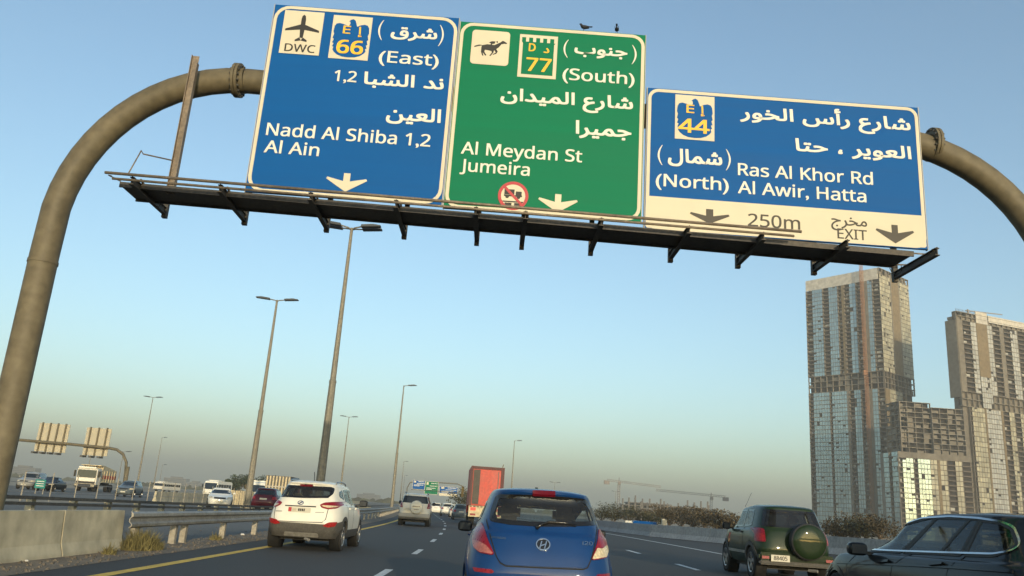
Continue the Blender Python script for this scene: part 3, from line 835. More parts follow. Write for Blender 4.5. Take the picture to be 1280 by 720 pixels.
Q4 = ((1, -0.3), (1, 0.3), (-1, -0.3), (-1, 0.3)); Q2 = ((1, 0), (-1, 0)); Q1 = ((1, 0),)
lamp_post(-9.2, 46, 16.75, Q4, 'tallest street lamp, four lamp heads, rising behind the white car', 0.27)
lamp_post(-18.6, 66, 16.75, Q2, 'tall twin-headed street lamp standing left of the white car', 0.27)
lamp_post(-12.6, 111.6, 16.75, Q1, 'single-headed street lamp rising beside the silver off-roader', 0.23)
lamp_post(-28.2, 161, 16.75, Q2, 'slim distant lamp between the two tallest poles and single-headed one', 0.2)
lamp_post(-62, 150, 16.75, ((1, 0), (-1, 0.1)), 'thin lamp post right of the far sign gantry', 0.18)
lamp_post(-108, 274, 16.75, Q1, 'thin distant lamp post, second right of the far sign gantry', 0.2)
lamp_post(5.1, 190, 16.75, Q1, 'distant lamp post above the roof of the blue car', 0.2)
lamp_post(-33.5, 323, 16.75, Q1, 'small faraway lamp post left of the distant overhead signs', 0.22)
lamp_post(50, 330, 11.2, Q2, 'small lamp post behind the right concrete barrier', 0.14)
lamp_post(20.5, 262, 10.6, Q2, 'small distant lamp showing just above the blue car roof', 0.14)
lamp_post(-43.5, 430, 15, Q1, 'tiny lamp above the distant overhead signs', 0.2)
lamp_post(-90, 190, 9.0, Q2, 'short lamp below the far sign gantry, left of the dump truck', 0.13)
lamp_post(-82, 188, 8.2, Q2, 'short lamp above the dump truck cab', 0.13)
lamp_post(-128, 330, 9.5, Q1, 'tiny lamp left of the white minibus', 0.13)

# ------------------------------------------------------------------ far gantries
fg = thing('sign_gantry', 'distant sign gantry across the road beyond the red truck', 'gantry', (off(295), 295, 0))
MB().tube([(-9, 0, 0), (-9, 0, 6.5), (-8.2, 0, 8.3), (-6.4, 0, 9), (8.5, 0, 9), (10.5, 0, 8.2), (11.3, 0, 6.4), (11.3, 0, 0)], 0.16, 10).build('frame', M['gantry'], fg, True)
MB().box(-7.5, 9, -0.9, 0.5, 6.0, 6.15).build('walkway', M['walkway'], fg)
def far_sign(pl, pr, pt, pb, field, label, strip=False):
    a, c = at(pl, pt, 294.4), at(pr, pb, 294.4)
    t = thing('overhead_sign', label, 'road sign', (a.x, 294.4, c.z))
    w, h = c.x-a.x, a.z-c.z
    MB().box(0, w, 0, 0.1, 0, h).build('panel', M[field], t)
    b = MB().ring(rrect(0.0, w, 0, h, 0.2), rrect(0.1, w-0.1, 0.1, h-0.1, 0.15), 'y', -0.03, -0.004); b.build('border', M['sign_cream'], t)
    if strip: MB().box(0.1, w-0.1, -0.02, -0.003, 0.1, h*0.28).build('exit_strip', M['sign_cream'], t)
    MB().box(w*0.1, w*0.26, -0.02, -0.003, h*0.72, h*0.92).build('route_shield', M['sign_cream'], t)
    random.seed(int(pl))
    for k, (u0, u1, v) in enumerate(((0.45, 0.9, 0.82), (0.35, 0.9, 0.62), (0.12, 0.8, 0.45), (0.12, 0.5, 0.35))):
        b = MB(); x = w*u0
        while x < w*u1:
            l = random.uniform(0.15, 0.3); b.box(x, x+l, -0.018, -0.003, h*v, h*v+0.25); x += l+0.08
        b.build('lettering', M['sign_white'], t, kind='stuff')
far_sign(516.3, 530.8, 599.8, 612.5, 'sign_blue', 'small distant blue overhead sign, left of its green neighbour')
far_sign(531.8, 547, 601.3, 618.5, 'sign_green', 'small distant green overhead sign between two blue ones')
far_sign(549.6, 571.5, 607.5, 621, 'sign_blue', 'small distant blue overhead sign with pale strip, beside the red truck', True)

bg = thing('sign_gantry', 'far gantry over the opposite road showing the pale backs of its signs', 'gantry', (-66, 120, 0))
def bp(px, py): p = at(px, py, 120); return (p.x+66, 0, p.z)
pts = [(-16, 0, 0), (-16, 0, 4.8), (-15.5, 0, 5.8), (-14.5, 0, 6.3), bp(25, 550), bp(85, 555), bp(136, 560), bp(146, 562), bp(154, 568), bp(158, 578), bp(157, 590)]
p0 = bp(156, 604); pts.append((p0[0], 0, 0))
MB().tube(pts, 0.20, 10).build('frame', M['gantry'], bg, True)
MB().tube([(p0[0], 0, 0), (p0[0], 0, bp(157, 583)[2])], 0.30, 10).build('column_sleeve', M['gantry'], bg, True)
for l, r_, tp, bt, n, lab in ((49, 84, 528, 566.5, 4, 'wider pale sign back on the far gantry, nearest the big column'), (108.5, 136.5, 533.5, 571, 3, 'narrower pale sign back on the far gantry, above the dump truck')):
    a = at(l, tp, 120.35); c = at(r_-4, bt, 120.35)
    zt = at((l+r_)/2, (tp+tp+3)/2, 120.35).z; zb_ = at((l+r_)/2-3, bt-1.5, 120.35).z
    w = c.x-a.x
    t = thing('overhead_sign', lab, 'road sign', (a.x, 120.35, zb_))
    MB().box(0, w, 0.2, 0.28, 0, zt-zb_).build('panel', M['alu'], t)
    for k in range(n):
        x = w*(k+0.5)/n
        MB().box(x-0.10, x+0.10, 0.02, 0.19, -0.3, zt-zb_+0.1).build('back_stiffener', M['gantry'], t)
        MB().box(x-0.18, x+0.18, -1.2, 0.01, -0.35, -0.1).build('foot_bracket', M['galv_dark'], t)
gs = thing('information_board', 'small teal board on posts beyond the left barrier', 'board', (-0.5255*70, 70, 0))
MB().box(-0.42, 0.42, -0.03, 0.03, 0.45, 1.15).build('panel', M['teal'], gs)
for x in (-0.3, 0.3): MB().tube([(x, 0.06, 0), (x, 0.06, 1.1)], 0.04, 6).build('post', M['post'], gs)
for z in (0.62, 0.80, 0.98): MB().box(-0.32, 0.3, -0.036, -0.031, z, z+0.05).build('printed_line', M['sign_white'], gs)

# ------------------------------------------------------------------ cars
def in_poly(p, poly):
    x, y = p; c = False; j = len(poly)-1
    for i in range(len(poly)):
        xi, yi = poly[i]; xj, yj = poly[j]
        if (yi > y) != (yj > y) and x < (xj-xi)*(y-yi)/(yj-yi)+xi: c = not c
        j = i
    return c
def area(poly): return sum(poly[i-1][0]*poly[i][1]-poly[i][0]*poly[i-1][1] for i in range(len(poly)))/2
def inset(poly, d):
    if area(poly) < 0: poly = poly[::-1]
    out = []; n = len(poly)
    for i in range(n):
        a, p, c = Vector(poly[i-1]), Vector(poly[i]), Vector(poly[(i+1) % n])
        e1, e2 = (p-a).normalized(), (c-p).normalized()
        n1, n2 = Vector((-e1.y, e1.x)), Vector((-e2.y, e2.x))
        b = (n1+n2); l = max(0.35, b.length/2)
        out.append(tuple(p + b.normalized()*d/l))
    return out
def rounded(poly, r_, n=4):
    out = []; k = len(poly)
    for i in range(k):
        a, p, c = Vector(poly[i-1]), Vector(poly[i]), Vector(poly[(i+1) % k])
        u, w = a-p, c-p
        d1, d2 = min(r_, u.length*0.45), min(r_, w.length*0.45)
        s, e = p+u.normalized()*d1, p+w.normalized()*d2
        for j in range(n+1):
            t = j/n; out.append(tuple(s*(1-t)**2 + p*2*t*(1-t) + e*t*t))
    return out
def lerp_list(pts, y):
    if isinstance(pts, (int, float)): return pts
    if y <= pts[0][0]: return pts[0][1]
    for (a, za), (b, zb_) in zip(pts[:-1], pts[1:]):
        if y <= b:
            t = (y-a)/(b-a); t = t*t*(3-2*t)*0.5 + t*0.5
            return za+(zb_-za)*t
    return pts[-1][1]
class Car:
    def __init__(s, name, label, paint, x, y, rz, spec, detail=1, group=None, cat='car', glass='glass', z=0.0):
        s.sp, s.detail, s.paint, s.glass = spec, detail, M[paint], M[glass]
        s.t = thing(name, label, cat, (x, y, z), rz, group)
        s.x, s.y, s.z = x, y, z
        s.loft()
        s.cuts = []
    def loft(s):
        sp = s.sp; L = sp['L']; yc = L*0.5
        nq, ns = (58, 9) if s.detail else (16, 3)
        rows = []
        for lv in sp['levels']:
            z, yr, yf, w, nr, nf = lv
            nr, nf = nr*sp.get('kr', 1.5), nf*sp.get('kf', 1.25)
            half = []
            for y_end, nn in ((yr, nr), (yf, nf)):
                raw = []
                for k in range(241):
                    a = math.pi/2*k/240
                    raw.append((w*math.sin(a)**(2/nn), yc+(y_end-yc)*math.cos(a)**(2/nn)))
                acc = [0.0]
                for p, q in zip(raw[:-1], raw[1:]): acc.append(acc[-1]+math.hypot(p[0]-q[0], p[1]-q[1]))
                res = []; j = 0
                for k in range(nq+1):
                    d = acc[-1]*k/nq
                    while j < 239 and acc[j+1] < d: j += 1
                    t = (d-acc[j])/max(1e-9, acc[j+1]-acc[j])
                    res.append((raw[j][0]*(1-t)+raw[j+1][0]*t, raw[j][1]*(1-t)+raw[j+1][1]*t))
                half.append(res)
            ol = half[0] + half[1][::-1][1:]
            rows.append([Vector((px, py, lerp_list(z, py))) for px, py in ol])
        fine = []
        K = len(rows)
        for i in range(K-1):
            r0, r1, r2, r3 = rows[max(i-1, 0)], rows[i], rows[i+1], rows[min(i+2, K-1)]
            for j in range(ns):
                t = j/ns
                row = []
                for a, b, c, d in zip(r0, r1, r2, r3):
                    m1, m2 = (c-a)*0.40, (d-b)*0.40
                    l = (c-b).length
                    if m1.length > l: m1 = m1*(l/m1.length)
                    if m2.length > l: m2 = m2*(l/m2.length)
                    row.append(b*(2*t**3-3*t*t+1) + m1*(t**3-2*t*t+t) + c*(-2*t**3+3*t*t) + m2*(t**3-t*t))
                fine.append(row)
        fine.append(rows[-1])
        n = len(fine[0]); v = []; f = []
        # full loop: right half then mirrored left half
        for row in fine:
            v += [(p.x, p.y, p.z) for p in row] + [(-p.x, p.y, p.z) for p in row[1:-1][::-1]]
        m_ = 2*n-2
        for i in range(len(fine)-1):
            for k in range(m_):
                a, b = i*m_+k, i*m_+(k+1) % m_
                f.append((a, b, b+m_, a+m_))
        top = (len(fine)-1)*m_
        for k in range(n-1):                       # close the roof along its centre line
            a, b = top+k, top+k+1
            c, d = top+(m_-k) % m_, top+(m_-k-1) % m_
            q = [a, b]
            if d != b: q.append(d)
            if c != a: q.append(c)
            if len(q) > 2: f.append(tuple(q))
        s.v, s.f = v, f
        s.bvh = BVHTree.FromPolygons([Vector(p) for p in v], f)
    VIEW = {'rear': ((0, 1, 0), lambda a, b: (a, -9, b)), 'front': ((0, -1, 0), lambda a, b: (a, 19, b)),
            'left': ((1, 0, 0), lambda a, b: (-9, a, b)), 'right': ((-1, 0, 0), lambda a, b: (9, a, b)),
            'top': ((0, 0, -1), lambda a, b: (a, b, 9))}
    def hit(s, view, a, b):
        d, og = s.VIEW[view]
        h = s.bvh.ray_cast(Vector(og(a, b)), Vector(d))
        if h[0] is None: return None
        nn = h[1]
        if nn.dot(Vector(d)) > 0: nn = -nn
        return h[0], nn
    def patch(s, name, poly, view, mt, offd=0.005, thick=0.014, parent=None, hole=None, res=0.05, smooth=True):
        if area(poly) < 0: poly = poly[::-1]
        pts = []
        def dense(pl):
            o = []
            for i in range(len(pl)):
                a, c = Vector(pl[i]), Vector(pl[(i+1) % len(pl)]); k = max(1, int((c-a).length/res))
                o += [tuple(a.lerp(c, j/k)) for j in range(k)]
            return o
        loops = [dense(poly)] + ([dense(hole)] if hole else [])
        edges = []; pts = []
        for lp in loops:
            n0 = len(pts); pts += [Vector(p) for p in lp]
            edges += [(n0+i, n0+(i+1) % len(lp)) for i in range(len(lp))]
        xs = [p.x for p in pts]; ys = [p.y for p in pts]
        a = min(xs)+res*0.5
        while a < max(xs):
            b = min(ys)+res*0.5
            while b < max(ys):
                if in_poly((a, b), inset(poly, res*0.4)) and not (hole and in_poly((a, b), inset(hole, -res*0.4))): pts.append(Vector((a, b)))
                b += res
            a += res
        try:
            vo, _, fo, *_r = delaunay_2d_cdt(pts, edges, [], 0, 1e-5)
        except Exception:
            return None
        P = []; ok = []
        for p in vo:
            h = s.hit(view, p.x, p.y)
            if h is None: P.append((Vector(), Vector())); ok.append(False)
            else: P.append(h); ok.append(True)
        fs = []
        for t in fo:
            c = sum((vo[i] for i in t), Vector((0, 0)))/len(t)
            if all(ok[i] for i in t) and in_poly(c, poly) and not (hole and in_poly(c, hole)):
                i, j, k = t[:3]
                nn = (P[j][0]-P[i][0]).cross(P[k][0]-P[i][0])
                fs.append(tuple(t) if nn.dot(P[i][1]) > 0 else tuple(reversed(t)))
        if not fs: return None
        b = MB(); n = len(P)
        vs_ = [p+q*offd for p, q in P] + [p-q*thick for p, q in P]
        cnt = {}
        for t in fs:
            for i in range(len(t)):
                e = (t[i], t[(i+1) % len(t)]); cnt[tuple(sorted(e))] = cnt.get(tuple(sorted(e)), []) + [e]
        allf = list(fs)
        for k, es in cnt.items():
            if len(es) == 1:
                i, j = es[0]; allf.append((j, i, i+n, j+n))
        used = sorted({i for t in allf for i in t}); rem = {o: k for k, o in enumerate(used)}
        b.add([vs_[i] for i in used], [tuple(rem[i] for i in t) for t in allf])
        return b.build(name, mt, parent or s.t, 'auto' if smooth else False, fix=False)
    def window(s, name, poly, view, rim=0.045, glass=None, frame='trim', r_=0.06, side=None):
        q = rounded(poly, r_)
        if area(q) < 0: q = q[::-1]
        if not s.detail:
            return s.patch(name, q, view, M['dark_glass'], 0.004, 0.01)
        inner = inset(q, rim)
        w = s.patch(name, inset(q, rim*0.3), view, glass or s.glass, 0.0015, 0.004)
        s.patch('window_seal', q, view, M[frame], 0.006, 0.014, w, hole=inner)
        s.cuts.append((view, inset(q, rim*0.3)))
        return w
    def finish(s):
        sp = s.sp
        arches = []
        for wy in sp['axles']:
            ra = sp['wr']+0.055
            circ = [(wy+ra*math.cos(2*math.pi*k/28), sp['wr']+0.01+ra*math.sin(2*math.pi*k/28)) for k in range(28)]
            arches.append(circ)
            for view in ('left', 'right'):
                if s.detail: s.cuts.append((view, inset(circ, 0.018)))
                big = [(wy+(ra+sp.get('lip', 0.03))*math.cos(2*math.pi*k/28), sp['wr']+0.01+(ra+sp.get('lip', 0.03))*math.sin(2*math.pi*k/28)) for k in range(28)]
                small = [(wy+(ra-0.035)*math.cos(2*math.pi*k/28), sp['wr']+0.01+(ra-0.035)*math.sin(2*math.pi*k/28)) for k in range(28)]
                if s.detail: s.patch('wheel_arch', big, view, M[sp['arch']] if sp.get('arch') else s.paint, sp.get('lipd', 0.006), 0.02, hole=small, res=0.08)
                else: s.patch('wheel_arch', circ, view, M['gap'], 0.003, 0.004)
        keep = s.f
        if s.detail:
            V = s.v; keep = []
            for f in s.f:
                drop = False
                for view, poly in s.cuts:
                    d = Vector(s.VIEW[view][0])
                    pts = [V[i] for i in f]
                    if view in ('left', 'right'):
                        if any((p[0] > -0.3) if view == 'left' else (p[0] < 0.3) for p in pts): continue
                        q = [(p[1], p[2]) for p in pts]
                    elif view == 'top': q = [(p[0], p[1]) for p in pts]
                    else:
                        if any((p[1] > sp['L']*0.5) if view == 'rear' else (p[1] < sp['L']*0.5) for p in pts): continue
                        q = [(p[0], p[2]) for p in pts]
                    if in_poly((sum(a[0] for a in q)/len(q), sum(a[1] for a in q)/len(q)), poly): drop = True; break
                if not drop: keep.append(f)
        used = sorted({i for f in keep for i in f}); rem = {o: k for k, o in enumerate(used)}
        vv = [s.v[i] for i in used]; ff = [tuple(rem[i] for i in f) for f in keep]
        body = MB().add(vv, ff).build('body', s.paint, s.t, 'auto', fix=False)
        body.data.flip_normals() if body.data.polygons and s._inward(body.data) else None
        if s.detail:
            me = body.data
            nv = [v.co - v.normal*0.022 for v in me.vertices]
            MB().add(nv, [tuple(reversed(p.vertices)) for p in me.polygons]).build('cabin_lining', M['lining'], s.t, True, fix=False)
        W, L = sp['W'], sp['L']
        MB().box(-W/2+0.22, W/2-0.22, 0.55, L-0.5, 0.22, 0.32).build('underbody', M['plastic'], s.t)
        # wheels
        r_ = sp['wr']; n = 28 if s.detail else 14; tw = 0.215
        for wy in sp['axles']:
            for sg in (-1, 1):
                xo = sg*(W/2-0.02); xi = sg*(W/2-0.02-tw)
                c = (0, wy, r_)
                tyre = [(r_*0.62, xi), (r_*0.93, xi), (r_*0.985, xi+sg*0.02), (r_, xi+sg*0.05), (r_, xo-sg*0.05), (r_*0.985, xo-sg*0.02), (r_*0.93, xo), (r_*0.66, xo-sg*0.006), (r_*0.63, xo-sg*0.03)]
                wh = MB().lathe(tyre, c, 'x', n).build('wheel', M['tyre'], s.t, 'auto')
                rim = [(r_*0.655, xo-sg*0.004), (r_*0.62, xo-sg*0.008), (r_*0.60, xo-sg*0.05), (r_*0.58, xo-sg*0.10), (0.02, xo-sg*0.10)]
                MB().lathe(rim, c, 'x', n).build('rim', M['plastic'] if s.detail else M['alloy'], wh, 'auto')
                if s.detail:
                    b = MB()
                    b.lathe([(r_*0.66, xo), (r_*0.655, xo+sg*0.004), (r_*0.60, xo-sg*0.006), (r_*0.60, xo-sg*0.03)], c, 'x', n)
                    b.lathe([(0.001, xo-sg*0.01), (0.06, xo-sg*0.012), (0.065, xo-sg*0.05)], c, 'x', 14)
                    k5 = sp.get('spokes', 5)
                    for k in range(k5):
                        a = 2*math.pi*k/k5+0.3
                        b.bar((xo-sg*0.022, wy+0.04*math.cos(a), r_+0.04*math.sin(a)), (xo-sg*0.012, wy+r_*0.62*math.cos(a), r_+r_*0.62*math.sin(a)), 0.06, 0.022, (1, 0, 0))
                    b.build('spokes', M['alloy'], wh, kind='stuff')
                    # dark wheel housing
                    a_ = [(r_+0.058, xo-sg*0.015), (r_+0.058, xi-sg*0.05), (0.05, xi-sg*0.05)]
                    MB().lathe(a_, (0, wy, r_+0.01), 'x', 20).build('wheel_housing', M['gap'], s.t, True)
        s.arches = arches
        return s.t
    def _inward(s, me):
        p = max(me.polygons, key=lambda q: q.center.x)
        return p.normal.x < 0
    def box(s, name, x0, x1, y0, y1, z0, z1, mt, parent=None, bevel=0.0):
        return MB().box(x0, x1, y0, y1, z0, z1).build(name, M[mt], parent or s.t, 'auto' if bevel else False, bevel=bevel)
    def px(s, pts_, depth):                       # photograph pixels at a given depth to (x, z) on this car
        o = []
        for p in pts_:
            q = at(p[0], p[1], depth); o.append((q.x-s.x, q.z-s.z))
        return o
    def pxs(s, pts_, X):                         # photograph pixels on the plane of the car's side to (y, z)
        o = []
        for p in pts_:
            d = ray(p[0], p[1]); y = X/d.x; o.append((y-s.y, CAM_H+d.z*y-s.z))
        return o
    def mirror_unit(s, y, z, w, mt='paint', size=(0.20, 0.12, 0.14), sides=(-1, 1)):
        for sg in sides:
            bm_ = MB(); cxm = sg*(w+0.02+size[0]/2); nu, nv = 16, 9; vv = []
            def sp_(t, e): return math.copysign(abs(t)**e, t)
            for i in range(nv+1):
                a = -math.pi/2+math.pi*i/nv
                for j in range(nu):
                    o_ = 2*math.pi*j/nu; e = 0.55
                    vv.append((cxm+size[0]/2*sp_(math.cos(a), e)*sp_(math.cos(o_), e), y+0.03+(size[1]*0.75 if math.sin(o_) > 0 else size[1]*0.45)*sp_(math.cos(a), e)*sp_(math.sin(o_), e), z+size[2]/2*sp_(math.sin(a), e)))
            bm_.add(vv, [(i*nu+j, i*nu+(j+1) % nu, (i+1)*nu+(j+1) % nu, (i+1)*nu+j) for i in range(nv) for j in range(nu)])
            m_ = bm_.build('door_mirror', s.paint if mt == 'paint' else M[mt], s.t, True)
            MB().bar((sg*(w-0.08), y+0.02, z-0.06), (sg*(w+0.08), y+0.01, z-0.03), 0.06, 0.035).build('mirror_stalk', M['plastic'], m_)
            c0, c1 = sorted((sg*(w+0.045), sg*(w+size[0]-0.005)))
            MB().box(c0, c1, y+0.03-size[1]*0.45-0.004, y+0.03-size[1]*0.45+0.004, z-size[2]/2+0.025, z+size[2]/2-0.025).build('mirror_glass', M['mirror'], m_)
    def interior(s, seats, dash_y, z0, mt='seat', w=0.5, head=True, wheel_left=True):
        for (cx, cy, top) in seats:
            b = MB().box(cx-w/2, cx+w/2, cy-0.08, cy+0.1, z0, top-0.2)
            st = b.build('seat', M[mt], s.t, 'auto', bevel=0.06)
            MB().box(cx-w/2, cx+w/2, cy+0.08, cy+0.55, z0-0.05, z0+0.14).build('seat_cushion', M[mt], st, 'auto', bevel=0.05)
            MB().box(cx-0.15, cx+0.15, cy-0.10, cy+0.0, top-0.17, top+0.03).build('headrest', M[mt], st, 'auto', bevel=0.045)
        W = s.sp['W']
        MB().prism([(dash_y-0.1, z0+0.1), (dash_y-0.05, z0+0.42), (dash_y+0.15, z0+0.48), (dash_y+0.6, z0+0.42), (dash_y+0.6, z0+0.1)], 'x', -W/2+0.16, W/2-0.16).build('dashboard', M['lining'], s.t)
        cxw = -0.36 if wheel_left else 0.36
        pts_ = [(cxw+0.18*math.cos(2*math.pi*k/18), dash_y-0.22+0.08*math.sin(2*math.pi*k/18), z0+0.40+0.16*math.sin(2*math.pi*k/18)) for k in range(19)]
        MB().tube(pts_, 0.016, 6, False).build('steering_wheel', M['trim'], s.t, True)
        MB().box(-0.11, 0.11, dash_y+0.28, dash_y+0.31, z0+0.80, z0+0.87).build('rear_view_mirror', M['trim'], s.t, 'auto', bevel=0.01)
        MB().box(-W/2+0.12, W/2-0.12, 0.35, dash_y, z0-0.2, z0-0.12).build('cabin_floor', M['lining'], s.t)

HATCH = dict(L=3.94, W=1.75, kr=1.35, wr=0.30, axles=(0.62, 3.13), levels=[
    (0.20, 0.16, 3.82, 0.82, 4.5, 3.6), (0.38, 0.04, 3.92, 0.875, 4.5, 3.2), (0.58, 0.0, 3.94, 0.888, 4.2, 3.0),
    ([(0, 0.80), (2.9, 0.80), (3.9, 0.66)], 0.045, 3.90, 0.875, 3.6, 2.8), ([(0, 0.99), (2.8, 0.94), (3.2, 0.93), (3.8, 0.76)], 0.12, 3.72, 0.83, 3.3, 2.8),
    ([(0, 1.06), (2.0, 1.01), (2.9, 0.985)], 0.19, 2.98, 0.785, 3.3, 3.2), ([(0, 1.39), (1.2, 1.42), (2.2, 1.38)], 0.40, 2.22, 0.63, 4.0, 3.4),
    ([(0, 1.472), (1.2, 1.49), (2.2, 1.43)], 0.36, 2.08, 0.575, 4.0, 3.4), ([(0, 1.505), (1.2, 1.52), (2.2, 1.45)], 0.48, 1.98, 0.43, 3.5, 3.4), ([(0, 1.515), (1.2, 1.53), (2.2, 1.46)], 0.60, 1.9, 0.2, 3, 3)])
SUV = dict(L=4.41, W=1.82, wr=0.35, axles=(0.80, 3.44), arch='cladding', lip=0.06, lipd=0.012, levels=[
    (0.30, 0.16, 4.28, 0.83, 4.6, 3.6), (0.46, 0.05, 4.38, 0.89, 4.6, 3.2), (0.66, 0.0, 4.41, 0.908, 4.4, 3.0),
    ([(0, 0.90), (3.2, 0.88), (4.4, 0.74)], 0.04, 4.38, 0.90, 3.8, 2.8), ([(0, 1.08), (3.0, 1.03), (3.6, 1.01), (4.3, 0.86)], 0.10, 4.16, 0.865, 3.3, 2.8),
    ([(0, 1.20), (1.2, 1.12), (3.2, 1.06)], 0.17, 3.30, 0.81, 3.3, 3.2), ([(0, 1.50), (1.4, 1.54), (2.5, 1.50)], 0.40, 2.48, 0.655, 4.2, 3.4),
    ([(0, 1.57), (1.4, 1.605), (2.4, 1.56)], 0.36, 2.32, 0.60, 4.2, 3.4), ([(0, 1.61), (1.4, 1.64), (2.4, 1.58)], 0.5, 2.2, 0.47, 3.5, 3.4), ([(0, 1.625), (1.4, 1.655), (2.4, 1.60)], 0.62, 2.1, 0.2, 3, 3)])
BOXY = dict(L=4.55, W=1.88, wr=0.39, axles=(0.82, 3.6), arch='cladding', lip=0.04, lipd=0.02, levels=[
    (0.38, 0.12, 4.42, 0.86, 6, 3.8), (0.54, 0.03, 4.52, 0.92, 6, 3.6), (0.74, 0.0, 4.55, 0.94, 6, 3.4),
    ([(0, 0.98), (3.2, 0.98), (4.5, 0.90)], 0.02, 4.5, 0.93, 5.5, 3.2), ([(0, 1.20), (3.1, 1.16), (4.4, 1.04)], 0.07, 4.34, 0.905, 5, 3.2),
    ([(0, 1.27), (1.4, 1.24), (3.3, 1.19)], 0.10, 3.42, 0.875, 5, 3.4), ([(0, 1.70), (1.5, 1.73), (2.7, 1.70)], 0.22, 2.78, 0.725, 5, 3.8),
    ([(0, 1.79), (1.5, 1.82), (2.7, 1.77)], 0.26, 2.62, 0.66, 4.6, 3.6), ([(0, 1.83), (1.5, 1.86), (2.7, 1.8)], 0.4, 2.45, 0.5, 4, 3.6), ([(0, 1.845), (1.5, 1.875), (2.7, 1.82)], 0.55, 2.35, 0.2, 3, 3)])
SHORT = dict(L=3.72, W=1.74, wr=0.345, axles=(0.66, 2.94), arch='cladding', lip=0.05, lipd=0.016, levels=[
    (0.32, 0.14, 3.60, 0.79, 5.2, 3.6), (0.48, 0.04, 3.70, 0.85, 5.2, 3.2), (0.66, 0.0, 3.72, 0.87, 5.0, 3.0),
    ([(0, 0.90), (2.7, 0.90), (3.7, 0.76)], 0.03, 3.70, 0.862, 4.6, 2.8), ([(0, 1.06), (2.5, 1.04), (3.0, 1.02), (3.6, 0.90)], 0.07, 3.52, 0.835, 4.2, 2.8),
    ([(0, 1.14), (1.2, 1.11), (2.7, 1.07)], 0.11, 2.76, 0.80, 4.2, 3.2), ([(0, 1.52), (1.2, 1.56), (2.1, 1.52)], 0.27, 2.12, 0.655, 4.6, 3.4),
    ([(0, 1.60), (1.2, 1.63), (2.0, 1.58)], 0.30, 1.98, 0.60, 4.4, 3.4), ([(0, 1.635), (1.2, 1.665), (2.0, 1.61)], 0.42, 1.86, 0.46, 3.5, 3.4), ([(0, 1.65), (1.2, 1.68), (2.0, 1.62)], 0.55, 1.76, 0.2, 3, 3)])
WAGON = dict(L=4.90, W=1.88, wr=0.34, kf=1.9, kr=2.0, axles=(0.98, 4.05), levels=[
    (0.22, 0.18, 4.76, 0.85, 4.6, 3.4), (0.40, 0.05, 4.88, 0.915, 4.6, 3.0), (0.62, 0.0, 4.90, 0.938, 4.4, 2.8),
    ([(0, 0.86), (3.6, 0.84), (4.9, 0.68)], 0.04, 4.86, 0.93, 3.8, 2.6), ([(0, 1.04), (3.3, 1.00), (4.0, 0.97), (4.8, 0.78)], 0.10, 4.62, 0.885, 3.4, 2.6),
    ([(0, 1.12), (1.2, 1.075), (3.4, 1.04)], 0.20, 3.52, 0.83, 3.3, 3.0), ([(0, 1.40), (1.2, 1.45), (1.9, 1.46), (2.7, 1.40)], 0.52, 2.72, 0.66, 3.6, 3.2),
    ([(0, 1.47), (1.3, 1.52), (1.9, 1.525), (2.6, 1.46)], 0.50, 2.52, 0.60, 3.8, 3.2), ([(0, 1.50), (1.3, 1.55), (2.5, 1.485)], 0.64, 2.38, 0.46, 3.5, 3.2), ([(0, 1.51), (1.3, 1.562), (2.4, 1.50)], 0.8, 2.25, 0.2, 3, 3)])
WAGON['levels'] = [([(a, c*0.94) for a, c in l[0]] if isinstance(l[0], list) else l[0]*0.96, *l[1:]) for l in WAGON['levels']]
SEDAN = dict(L=4.7, W=1.80, wr=0.32, axles=(0.95, 3.7), levels=[
    (0.22, 0.16, 4.56, 0.82, 4.5, 3.5), (0.40, 0.04, 4.68, 0.88, 4.5, 3.1), (0.60, 0.0, 4.70, 0.90, 4.2, 2.9),
    ([(0, 0.84), (3.4, 0.80), (4.7, 0.66)], 0.03, 4.66, 0.89, 3.8, 2.7), ([(0, 1.00), (3.2, 0.95), (4.5, 0.76)], 0.12, 4.46, 0.84, 3.4, 2.7),
    ([(0.6, 1.05), (3.2, 0.99)], 0.75, 3.36, 0.77, 3.0, 3.0), ([(1.2, 1.36), (2.6, 1.38)], 1.35, 2.62, 0.60, 3.2, 3.2), ([(1.2, 1.42), (2.6, 1.43)], 1.45, 2.48, 0.54, 3.2, 3.2), ([(1.2, 1.45), (2.6, 1.46)], 1.6, 2.3, 0.3, 3, 3)])

def zoom(ox, oy, sc, pts_): return [(ox+a/sc, oy+b/sc) for a, b in pts_]
def strip(pts_, w):                              # a thin band along an open polyline, as one polygon
    l, r_ = [], []
    for i, p in enumerate(pts_):
        a, c = Vector(pts_[max(i-1, 0)]), Vector(pts_[min(i+1, len(pts_)-1)])
        d = (c-a).normalized(); n = Vector((-d.y, d.x))*(w/2); p = Vector(p)
        l.append(tuple(p+n)); r_.append(tuple(p-n))
    return l + r_[::-1]
def badge(car, body, x0, x1, z, h, y, mt='chrome'):
    o = place_text(body, x0, x1, z, h, 0, M[mt], car.t, bold=0.01, name='badge')
    for ob in o.objs:
        for v in ob.data.vertices:               # wrap the letters on the panel
            hh = car.hit('rear', v.co.x, v.co.z)
            if hh: v.co.y = hh[0].y - 0.007 + v.co.y*0.5
        ob.data.update()

